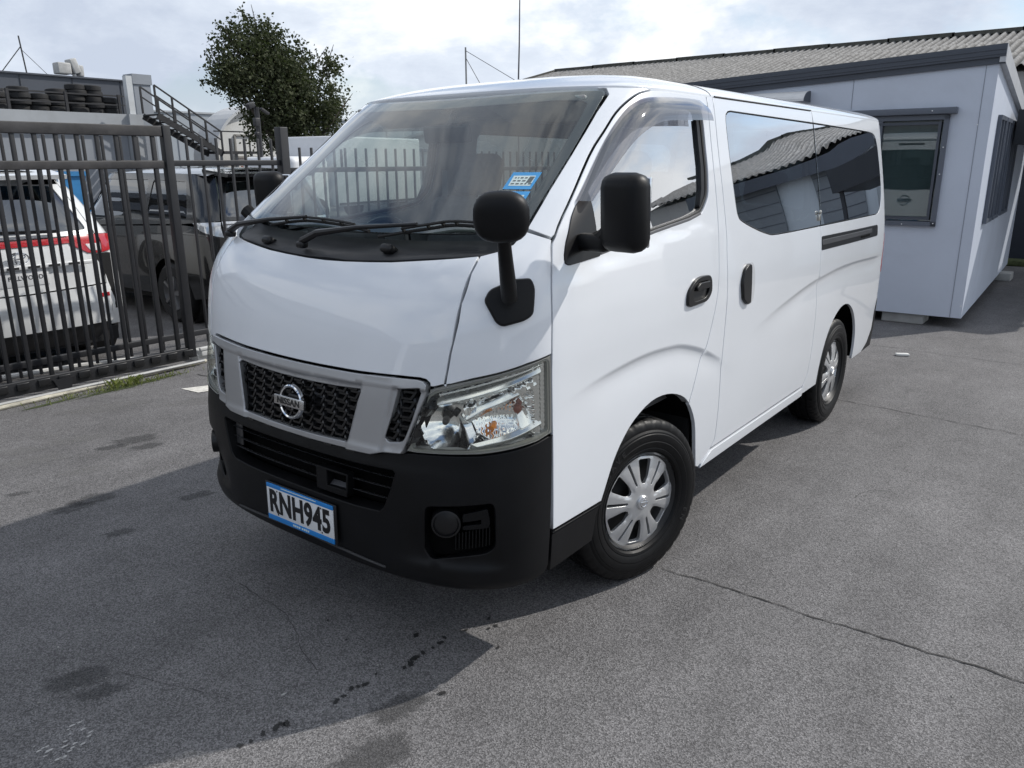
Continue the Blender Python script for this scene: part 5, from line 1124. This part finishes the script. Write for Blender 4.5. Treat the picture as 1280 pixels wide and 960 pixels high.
panel('rear_bumper', van, sym([(0,.69),(.60,.69),(.60,.34),(0,.34)]), RC, BLK, off=.006, depth=.03, step=.06)
panel('tailgate_trim', tg, rounded(sym([(0,1.02),(.33,1.02),(.33,.93),(0,.93)]), .01), RC, BLK2, off=.012, depth=.012, step=.05)
yr = float(RC(np.array([0.]), np.array([1.]))[0][1])
mb = MB(); mb.lathe([(.052,.012),(.060,.016),(.066,.010),(.068,0)], 32, 'Y'); o = mb.build('rear_emblem', CHR, van); o.data.transform(Matrix.Translation((0, yr, 1.14))); mb = MB(); mb.box((0, yr+.012, 1.14), (.17, .014, .034), None, .003); mb.build('rear_emblem_bar', CHR, o)
plate(van, frame_mtx((0, yr+.016, .815), (-1, 0, 0), (0, 0, 1)))
mb = MB(); mb.box((0, yr-.01, 1.83), (.30, .03, .03), None, .01); mb.build('high_brake_light', mat('brake_lens', (.03,.012,.013), .2), tg)

# ---- wheels
TYRE = mat('tyre_rubber', (.0035,.0035,.004), .5, var=.3, vscale=30, bump=.1, bscale=250, rvar=.1, spec=.25)
COVER = mat('wheel_cover_silver', (.60,.605,.61), .30, metal=.6, coat=.5, var=.04)
STEEL = mat('wheel_steel_black', (.015,.015,.016), .5, var=.2)
def make_wheel(letters):
    root = bpy.data.objects.new('wheel', None); COL.objects.link(root); root.parent = van
    prof = [(.195,.085),(.205,.096),(.215,.0985),(.218,.0970),(.232,.1035),(.246,.1055),(.249,.1040),(.262,.1065),(.280,.1045),(.283,.1020),(.290,.101),(.303,.0955),(.309,.0955),(.318,.094),(.330,.088),(.338,.078),(.3415,.064),(.3425,.044),(.334,.042),(.334,.034),(.343,.032),(.3435,.010),(.335,.008),(.335,-.008),(.3435,-.010),(.343,-.032),(.334,-.034),(.334,-.042),(.3425,-.044),(.3415,-.064),(.338,-.078),(.318,-.094),(.262,-.106),(.205,-.096),(.195,-.085)]
    n = 216; V = []; F = []
    prof = [(r if r > .3 else r+.010*max(0, (.30-r)/.105), h) for r, h in prof]; prof = [(r-.005 if r > .3 else r, h) for r, h in prof]
    for i, (r, h) in enumerate(prof):
        for k in range(n):
            a = 2*math.pi*k/n; rr = r; hh = h
            if 13 <= i <= 15 or 30 <= i <= 31:
                if k % 6 == 0: rr -= .005
            if i in (16, 17, 29, 30) and (k+2) % 6 == 0: rr -= .005
            if i in (20, 21, 24, 25) and (k+i) % 6 == 0: rr -= .004
            V.append((hh, rr*math.cos(a), rr*math.sin(a)))
    for i in range(len(prof)-1):
        for k in range(n): F.append((i*n+k, i*n+(k+1) % n, (i+1)*n+(k+1) % n, (i+1)*n+k))
    mb = MB(); mb.add(V, F, True); ty = mb.build('tyre', TYRE, root, 28)
    if letters:
        for txt, ang in (('EN', -12), ('SAVE', 150)):
            for i, ch in enumerate(txt):
                t = R(ang-i*7.5); rm = frame_mtx((.1055, .262*math.cos(t), .262*math.sin(t)), (0, math.sin(t), -math.cos(t)), (0, math.cos(t), math.sin(t)))
                text_obj('tyre_lettering', ch, .034, mat('tyre_letter', (.016,.016,.017), .35), root, rm, extrude=.0012, bold=.0008)
    mb = MB(); mb.lathe([(.0,.035),(.06,.035),(.085,.03),(.12,.02),(.165,.03),(.178,.06),(.196,.084),(.198,.09),(.19,.07)], 48); mb.build('rim', STEEL, root)
    # cover with six windows and six slots
    circ = [(.2150*math.cos(t), .2150*math.sin(t)) for t in np.linspace(0, 2*math.pi, 97)[:-1]]
    hs = []
    for k in range(6):
        a = R(60*k+31)
        pol = lambda r, t: (r*math.cos(a+t), r*math.sin(a+t))
        hs.append(rounded([pol(.078,-.12),pol(.105,-.20),pol(.178,-.20),pol(.178,.20),pol(.105,.20),pol(.078,.12)], .013, 3))
        b = a+R(30); pb = lambda r, t: (r*math.cos(b+t), r*math.sin(b+t))
        hs.append(rounded([pb(.080,-.050),pb(.180,-.034),pb(.180,.034),pb(.080,.050)], .004, 2))
    def WC(u, v):
        r = np.hypot(u, v); t = np.arctan2(v, u); k = np.abs(np.mod(t-R(31)+R(30), R(60))-R(30))/R(30)     # 0 at window, 1 at slot
        h = .088-.010*np.clip((r-.06)/.12, 0, 1)**2*1.0+.004*np.cos(np.clip((r-.05)/.05, 0, 1)*math.pi)-.007*np.exp(-((r-.192)/.008)**2)*(1-sg((k-.42)/.05))
        h = h+.006*sg((k-.46)/.04)*sg((r-.07)/.008)*sg((.20-r)/.004)*np.clip(1.6-r/.15, 0, 1)
        return np.stack([h, u, v], -1)
    cov = panel('wheel_cover', root, circ, WC, COVER, holes=hs, step=.010, depth=.014, bev=.0018, gap=0)
    mb = MB(); mb.lathe([(.030,.085),(.030,.097),(.026,.102),(.014,.103),(.0,.103)], 28); mb.build('hub_cap', COVER, root)
    mb = MB(); 
    for k in range(24):
        pass
    mb.lathe([(.014,.1030),(.0155,.1046),(.018,.1046),(.019,.1030)], 24); mb.box((.1042, 0, 0), (.0025, .042, .008)); mb.build('hub_emblem', CHR, root)
    mb = MB(); mb.lathe([(.04,.02),(.13,.02),(.13,.005),(.04,.005)], 40); mb.build('brake_disc', mat('brake_iron', (.06,.055,.05), .5, metal=.6), root)
    return root
w0 = make_wheel(True)
WZ = .334
w0.location = (.728, .03, WZ); w0.rotation_euler = (R(-9), 0, R(-15))
for loc, rot in (((-.728, .03, WZ), (R(40), 0, math.pi-R(15))), ((.722, 2.525, WZ), (R(14), 0, 0)), ((-.722, 2.525, WZ), (R(5), 0, math.pi))):
    c = copy_tree(w0, van); c.location = loc; c.rotation_euler = rot
for y, sx in ((.045, 1), (.045, -1), (2.525, 1), (2.525, -1)):
    V = []; F = []; n = 22
    for i, x in enumerate((.825, .40)):
        for k in range(n+1): t = math.pi*(-.02+1.04*k/n); V.append((sx*x, y+.425*math.cos(t), .375+.40*math.sin(t)))
    F = [(k, k+1, n+2+k, n+1+k) for k in range(n)]+[tuple(range(n+1, 2*n+2))]
    raw('wheel_arch_liner', V, F, DARK, van)
mb = MB(); mb.box((0, 1.3, .40), (1.50, 1.60, .10)); mb.box((0, 3.2, .42), (1.40, .66, .12)); mb.box((0, -.62, .40), (1.30, .46, .10)); mb.box((0, 1.25, .47), (.80, 4.2, .06))
mb.bar((-.7, 2.525, .335), (.7, 2.525, .335), .09); mb.bar((-.65, .03, .31), (.65, .03, .31), .08)
mb.build('underbody', DARK, van)
# mud flap behind the front wheel and front liner edge
for x in (.66, -.66): mb = MB(); mb.box((x, .42, .42), (.30, .015, .36)); mb.build('mud_flap', RUB, van)

# ---- cabin
mb = MB(); mb.box((0, 1.5, .70), (1.50, 4.0, .04)); mb.box((0, -.35, .66), (1.4, .6, .04)); fl = mb.build('cabin_floor', DGREY, van)
dash = [(-.60,.75),(-.66,1.22),(-.645,1.335),(-.60,1.36),(-.50,1.345),(-.36,1.30),(-.30,1.24),(-.29,1.12),(-.36,1.0),(-.38,.75)]
mb = MB(); mb.prism(dash, -.70, .70, lambda u, v, w: (w, u+.06*abs(w)**2*2, v)); db = mb.build('dashboard', DGREY, van)
mb = MB(); mb.box((-.38, -.40, 1.345), (.34, .16, .08), Matrix.Rotation(R(-12), 3, 'X'), .035); mb.build('instrument_hood', DGREY, db)
mb = MB(); cM = frame_mtx((-.39, -.24, 1.24), (1, 0, 0), (0, .50, .86)); n = 40
pts = [cM @ Vector((.185*math.cos(2*math.pi*k/n), .185*math.sin(2*math.pi*k/n), 0)) for k in range(n+1)]; mb.tube(pts, .016, 8, False)
for a in (0, math.pi, -math.pi/2): mb.bar(cM @ Vector((0, 0, -.01)), cM @ Vector((.18*math.cos(a), .18*math.sin(a), 0)), .03)
mb.box(cM.translation, (.10, .06, .10), None, .02); mb.bar(cM.translation, (-.39, -.42, 1.1), .06)
mb.build('steering_wheel', BLK2, van)
def seat(x, y, z, w, hb, head, par=van, n=1):
    s = bpy.data.objects.new('seat', None); COL.objects.link(s); s.parent = par
    mb = MB(); mb.box((x, y, z), (w, .50, .16), None, .05); mb.build('seat_cushion', SEATM, s)
    tilt = Matrix.Rotation(R(-14), 3, 'X')
    mb = MB(); mb.box((x, y+.30, z+hb/2+.02), (w, .15, hb), tilt, .06); mb.build('seat_back', SEATM, s)
    for k in range(n):
        xx = x+(k-(n-1)/2)*w/max(n, 1)
        mb = MB(); mb.box((xx, y+.30+hb*.16, z+hb+.12), (.27, .11, .20), tilt, .05); mb.bar((xx, y+.28+hb*.13, z+hb-.05), (xx, y+.30+hb*.15, z+hb+.08), .02); mb.build('headrest', SEATM, s)
seat(.40, .08, .86, .50, .60, True); seat(-.40, .08, .86, .50, .60, True); seat(.0, .14, .84, .26, .40, False)
seat(-.10, 1.15, .80, 1.20, .55, True, n=3); seat(-.10, 2.10, .80, 1.20, .55, True, n=3)
mb = MB(); mb.box((-.02, -.16, 1.745), (.24, .03, .07), Matrix.Rotation(R(8), 3, 'X'), .012); mb.tube([(-.02, -.15, 1.76), (-.01, -.13, 1.83)], .012, 8); mb.build('rear_view_mirror', BLK2, van)
for x in (-.36, .36): 
    mb = MB(); mb.box((x, -.02, 1.825), (.46, .20, .02), Matrix.Rotation(R(-18), 3, 'X'), .008); mb.build('sun_visor', LINER, van)
mb = MB()
for x in (-.735, .735): mb.box((x*.95, .63, 1.20), (.04, .14, .8))
mb.build('belt_pillar', GREYT, van)
# ================================================================== parked vehicles behind the gate
def rear_car(name, label, loc, Wt, YR, zr_, paint, light_kind):
    """vehicle seen from behind: local +Y is its tail (tail at y=0), body runs to -Y"""
    car = empty(name, loc, rz=-math.pi/2, label=label, cat='car'); W = spline(*Wt); Y = spline(*YR); Dr = .42; n = 3.4; LEN = 4.55
    yfront = spline([.2,.6,.95,1.05,zr_],[-LEN+.08,-LEN,-LEN+.15,-LEN+1.15,-LEN+1.9])
    def RCc(x, z): x = np.asarray(x, float); z = np.asarray(z, float); r = np.clip(np.abs(x)/W(z), 0, .9995); return np.stack([x, Y(z)-Dr*(1-(1-r**n)**(1/n)), z], -1)
    def SCc(y, z):
        y = np.asarray(y, float); z = np.asarray(z, float); t = np.clip((y-(Y(z)-Dr))/Dr, 0, .9995); tf = np.clip((yfront(z)+.5-y)/.5, 0, .9995)
        return np.stack([W(z)*(1-t**n)**(1/n)*(1-tf**3)**(1/3), y, z], -1)
    BK = mat('car_black_trim_and_shade', (.012,.012,.013), .4); DG = glass('car_dark_glass', (.10,.11,.115), 2.0, base=.10); GB = mat('car_cabin_black', (.01,.01,.011), .8)
    zt_ = zr_-.06
    # rear face pieces within |x|<.66W, sides from there
    bx = .70
    def rp(nm, half, m, holes=(), **kw): return panel(nm, car, sym(half), RCc, m, holes=holes, invert=True, **kw)
    tg_ = rp('tailgate', [(0,1.16),(bx,1.16),(bx,.74),(0,.72)], paint, step=.06)
    wz0, wz1 = 1.20, zr_-.14
    rp('rear_window_frame', [(0,zt_),(.56,zt_),(bx,1.165),(0,1.165)], paint if light_kind == 'red' else paint, holes=[rounded(sym([(0,wz1),(.50,wz1-.01),(.64,wz0+.01),(0,wz0)]), .04)], step=.05)
    wnd = rp('rear_window', [(0,wz1+.01),(.51,wz1),(.65,wz0),(0,wz0-.01)], DG, off=-.01, depth=0, step=.07)
    bmp = rp('rear_bumper', [(0,.715),(bx,.735),(bx,.40),(0,.40)], paint, off=.02, step=.06)
    rp('rear_valance', [(0,.395),(bx,.395),(bx,.24),(0,.24)], BK, off=.0, step=.08)
    for s in (1, -1):
        mr = s < 0
        yb = float(RCc(np.array([bx]), np.array([.9]))[0][1])
        def sp(nm, poly, m, par=car, **kw): return panel(nm, par, poly, SCc, m, mirror=mr, **kw)
        # boundary of side panels follows where the rear face begins
        yk = lambda z: float(RCc(np.array([bx*(1 if z < 1.165 else 1-(z-1.165)/(zt_-1.165)*.2)]), np.array([z]))[0][1])+.002
        arcs = [(-.98+.40*math.cos(t), .34+.40*math.sin(t)) for t in np.linspace(math.pi, 0, 18)]; arcf = [(-3.72+.40*math.cos(t), .34+.40*math.sin(t)) for t in np.linspace(math.pi, 0, 18)]
        body = [(yk(.42),.42)]+[(yk(z), z) for z in (.6,.8,1.0,1.10)]+[(-.6,1.12),(-2.9,1.02),(-3.4,.98),(-LEN+.35,.86),(-LEN+.1,.6),(-LEN+.2,.3)]+[(-4.12,.30)]+arcf+[(-3.32,.30)]+[(-1.38,.30)]+arcs+[(-.58,.30),(yk(.42),.36)]
        side = sp('side_panel', body, paint, step=.07)
        gh = [(yk(1.165),1.165)]+[(yk(z), z) for z in (1.3,1.45,zt_)]+[(-1.2,zt_),(-2.45,zt_),(-2.75,zt_-.10),(-3.25,1.10),(-2.9,1.03),(-.6,1.13)]
        win = [rounded([(-.55,1.18),(-.66,zt_-.09),(-1.35,zt_-.07),(-1.40,1.17)], .04), rounded([(-1.48,1.16),(-1.45,zt_-.07),(-2.45,zt_-.07),(-3.0,1.10),(-2.6,1.10)], .04)]
        up = sp('upper_side', gh, paint, holes=win, step=.06)
        for w_ in win: sp('side_window', inset(w_, -.006), glass('car_side_glass', (.16,.20,.19), 1.8, base=.06), par=up, off=-.008, depth=0, step=.1)
        # lamps
        if light_kind == 'red':
            lm = mat('tail_red', (.42,.015,.02), .18, coat=1.)
            L = panel('tail_light', car, [(.42*1,1.165),(.70,1.165),(.70,1.00),(.58,1.01),(.44,1.09)], RCc, lm, off=.012, invert=True, mirror=mr, step=.04)
            panel('lamp_clear', L, [(.56,1.09),(.69,1.09),(.69,1.02),(.60,1.03)], RCc, mat('tail_clear', (.70,.66,.66), .15, coat=1.), off=.016, invert=True, mirror=mr, step=.04)
            sp('tail_light_corner', [(yk(1.0)+.0,1.0),(yk(1.165),1.165),(-.34,1.15),(-.28,1.04)], lm, off=.010, step=.04)
            panel('bumper_reflector', bmp, [(.60,.66),(.695,.66),(.695,.62),(.60,.62)], RCc, lm, off=.026, invert=True, mirror=mr, step=.04)
        else:
            lm = mat('tail_clear_lens', (.62,.63,.64), .12, metal=.6, coat=1.)
            L = panel('tail_light', car, [(.36,1.16),(.70,1.165),(.70,.98),(.52,.97),(.40,1.06)], RCc, lm, off=.012, invert=True, mirror=mr, step=.04)
            for j in range(4): panel('lamp_band', L, [(.40+.02*j,1.135-.04*j),(.69,1.135-.04*j),(.69,1.125-.04*j),(.41+.02*j,1.125-.04*j)], RCc, mat('lamp_band_dark', (.12,.12,.13), .2), off=.018, invert=True, mirror=mr, step=.05, gap=0, bev=.001)
            sp('tail_light_corner', [(yk(.98),.99),(yk(1.16),1.16),(-.42,1.15),(-.30,1.07)], lm, off=.010, step=.04)
        for yw in (-.98, -3.72):
            wr = bpy.data.objects.new('wheel', None); COL.objects.link(wr); wr.parent = car; wr.location = (s*.78, yw, .345)
            mb = MB(); mb.lathe([(.20,-.10),(.30,-.11),(.335,-.08),(.345,0),(.335,.08),(.30,.11),(.20,.10)], 36); mb.build('tyre', TY, wr)
            mb = MB(); mb.lathe([(.0,.06),(.05,.06),(.06,.03),(.20,.03),(.215,.10)], 36)
            for k in range(5): a = 2*math.pi*k/5; mb.bar((s*.075, .04*math.cos(a), .04*math.sin(a)), (s*.085, .20*math.cos(a), .20*math.sin(a)), .05, .03)
            mb.build('rim', mat('alloy_grey', (.35,.35,.36), .3, metal=.8), wr)
            mb = MB(); mb.lathe([(.42,-.20),(.42,.02)], 24); o = mb.build('wheel_well', GB, wr)
    # roof rings
    ys_ = np.linspace(-2.5, float(Y(zt_))-.02, 14); V = []; F = []; m_ = 15
    for i, y in enumerate(ys_):
        e = min(1., min((y+2.55)/.25, 1.)); we = float(W(zt_))*(.99 if i < len(ys_)-1 else .97)
        for k in range(m_): u = -1+2*k/(m_-1); V.append((u*we, y, zt_+.06*(1-abs(u)**3.2)*min(1, .45+.55*(i/4) if i < 4 else 1)-.025*max(0, (i-9)/4)**2))
    for i in range(len(ys_)-1):
        for k in range(m_-1): F.append((i*m_+k, i*m_+k+1, (i+1)*m_+k+1, (i+1)*m_+k))
    rf_ = raw('roof', V, F, paint, car, True)
    yt = float(Y(zt_)); spz = zt_+.025
    sw = .60
    V = [(-sw, yt-.25, spz+.02), (sw, yt-.25, spz+.02), (sw*.96, yt+.20, spz-.03), (-sw*.96, yt+.20, spz-.03), (-sw, yt-.25, spz-.03), (sw, yt-.25, spz-.03), (sw*.96, yt+.19, spz-.065), (-sw*.96, yt+.19, spz-.065)]
    spo = raw('spoiler', V, [(0,1,2,3),(2,6,7,3),(0,3,7,4),(1,5,6,2)], paint, car); raw('spoiler_underside', [V[4], V[5], V[6], V[7]], [(3,2,1,0)], BK, spo)
    raw('spoiler_painted_shade', [(-.53, yt-.02, zt_-.005), (.53, yt-.02, zt_-.005), (.545, yt+.055, zt_-.085), (-.545, yt+.055, zt_-.085)], [(0,1,2,3)], BK, spo)  # black sheet stands in for the spoiler's shadow on the window
    mb = MB(); mb.box((0, -2.2, .75), (1.55, 4.2, .5)); mb.box((0, -1.0, .95), (1.3, .15, .5)); mb.box((0, -2.2, 1.05), (1.3, .2, .5)); mb.build('interior', GB, car)
    # windscreen and bonnet (away from the camera)
    raw('windscreen', [(-.60,-2.5,zt_),(.60,-2.5,zt_),(.72,-3.35,1.05),(-.72,-3.35,1.05)], [(0,1,2,3)], DG, car)
    raw('bonnet', [(-.74,-3.3,1.05),(.74,-3.3,1.05),(.70,-4.3,.88),(-.70,-4.3,.88),(-.68,-4.52,.55),(.68,-4.52,.55)], [(0,1,2,3),(3,2,5,4)], paint, car)
    mb = MB(); mb.box((0, -2.2, .28), (1.5, 4.2, .12)); mb.build('underbody', GB, car)
    yp = float(RCc(np.array([0.]), np.array([.9]))[0][1])
    return car, tg_, yp, RCc
SUVW = mat('suv_pearl_white', (.70,.71,.71), .3, coat=1., coat_r=.03, var=.02)
suv, tg_s, yp, rc_s = rear_car('suv', 'white suv with red tail lights parked behind the sliding gate', (-4.93, .06, -.12),
   ([.2,.35,.6,.95,1.12,1.30,1.50,1.70],[.84,.885,.92,.925,.905,.84,.755,.66]), ([.2,.35,.55,.72,.9,1.1,1.2,1.4,1.6,1.72],[-.10,-.03,-.01,-.03,-.05,-.085,-.13,-.26,-.40,-.48]), 1.74, SUVW, 'red')
panel('red_light_bar', tg_s, sym([(0,1.155),(.44,1.158),(.44,1.105),(0,1.10)]), rc_s, mat('tail_red', (.42,.015,.02), .18, coat=1.), off=.010, invert=True, step=.06)
mb = MB(); e = frame_mtx((0, yp+.012, 1.02), (-1, 0, 0), (0, .06, 1))
for (rx, ry) in ((.075, .05), (.028, .048), (.05, .02)):
    pts = [e @ Vector((rx*math.cos(t), ry*math.sin(t)+(.018 if ry == .02 else 0), .006)) for t in np.linspace(0, 2*math.pi, 28)]; mb.tube(pts, .006, 6, False)
mb.build('tailgate_emblem', CHR, tg_s)
mb = MB(); mb.box((0, yp+.02, .945), (1.15, .03, .035), None, .008); mb.build('tailgate_garnish', SUVW, tg_s)
for k in range(6): mb = MB(); mb.box((-.42+k*.16, yp+.037, .945), (.09, .004, .018)); mb.build('garnish_letter_bar', mat('gap_dark', (.02,.02,.02), .6), tg_s)
mb = MB(); mb.box((0, yp+.012, .855), (.42, .01, .125), None, .003); dp = mb.build('dealer_plate', WHT, suv)
text_obj('dealer_lettering', 'PELLWOOD', .050, mat('dealer_ink', (.03,.03,.04), .5), dp, frame_mtx((-.03, yp+.018, .86), (-1, 0, 0), (0, 0, 1)), extrude=.0005, bold=.0008)
mb = MB(); mb.box((.60, yp-.02, .73), (.10, .02, .02), None, .005); mb.build('tailgate_badge', CHR, tg_s)
mb = MB(); mb.bar((-.35, yp-.04, 1.215), (.28, yp-.03, 1.235), .03, .025); mb.build('rear_wiper', BLK2, tg_s)
DKP = mat('wagon_dark_metallic', (.012,.0125,.0135), .25, metal=.2, coat=1., coat_r=.03, var=.05)
wag, tg_w, yp2, rc_w = rear_car('station_wagon', 'dark metallic people mover with clear tail lights parked beside the white suv', (-5.35, 2.98, -.12),
   ([.2,.35,.6,.95,1.12,1.30,1.50,1.70],[.82,.87,.895,.895,.88,.83,.775,.70]), ([.2,.35,.55,.72,.9,1.1,1.2,1.4,1.6,1.72],[-.10,-.03,-.01,-.03,-.05,-.07,-.10,-.19,-.30,-.37]), 1.72, DKP, 'clear')
mb = MB(); mb.box((0, yp2+.015, .96), (.9, .03, .05), None, .01); mb.build('tailgate_garnish', CHR, tg_w)
mb = MB(); mb.box((0, yp2+.012, .84), (.36, .01, .12), None, .003); mb.build('number_plate', WHT, tg_w)
# blue thing seen between the cars: built as a skip bin further back
bb = empty('blue_skip_bin', (-11.9, 2.55, -.12), label='blue steel skip bin standing beyond the white suv', cat='skip bin')
BLS = mat('skip_blue', (.03, .19, .42), .5, var=.15, dirt=.2)
mb = MB(); mb.prism([(-.75,.12),(.75,.12),(1.05,1.60),(-1.05,1.60)], -.6, .6, lambda u, v, w: (w, u, v)); mb.build('body', BLS, bb)
for x in (-.6, .6): mb = MB(); mb.bar((x, -1.07, 1.62), (x, 1.07, 1.62), .07); mb.build('rim', BLS, bb)
for y in (-1.07, 1.07): mb = MB(); mb.bar((-.6, y, 1.62), (.6, y, 1.62), .07); mb.build('rim', BLS, bb)
for y in (-.45, 0., .45): mb = MB(); mb.bar((.61, y*1.1, .2), (.61, y*1.5, 1.58), .05); mb.build('side_rib', BLS, bb)
for y in (-.5, .5): mb = MB(); mb.box((0, y, .06), (1.0, .12, .12)); mb.build('skid', BLS, bb)
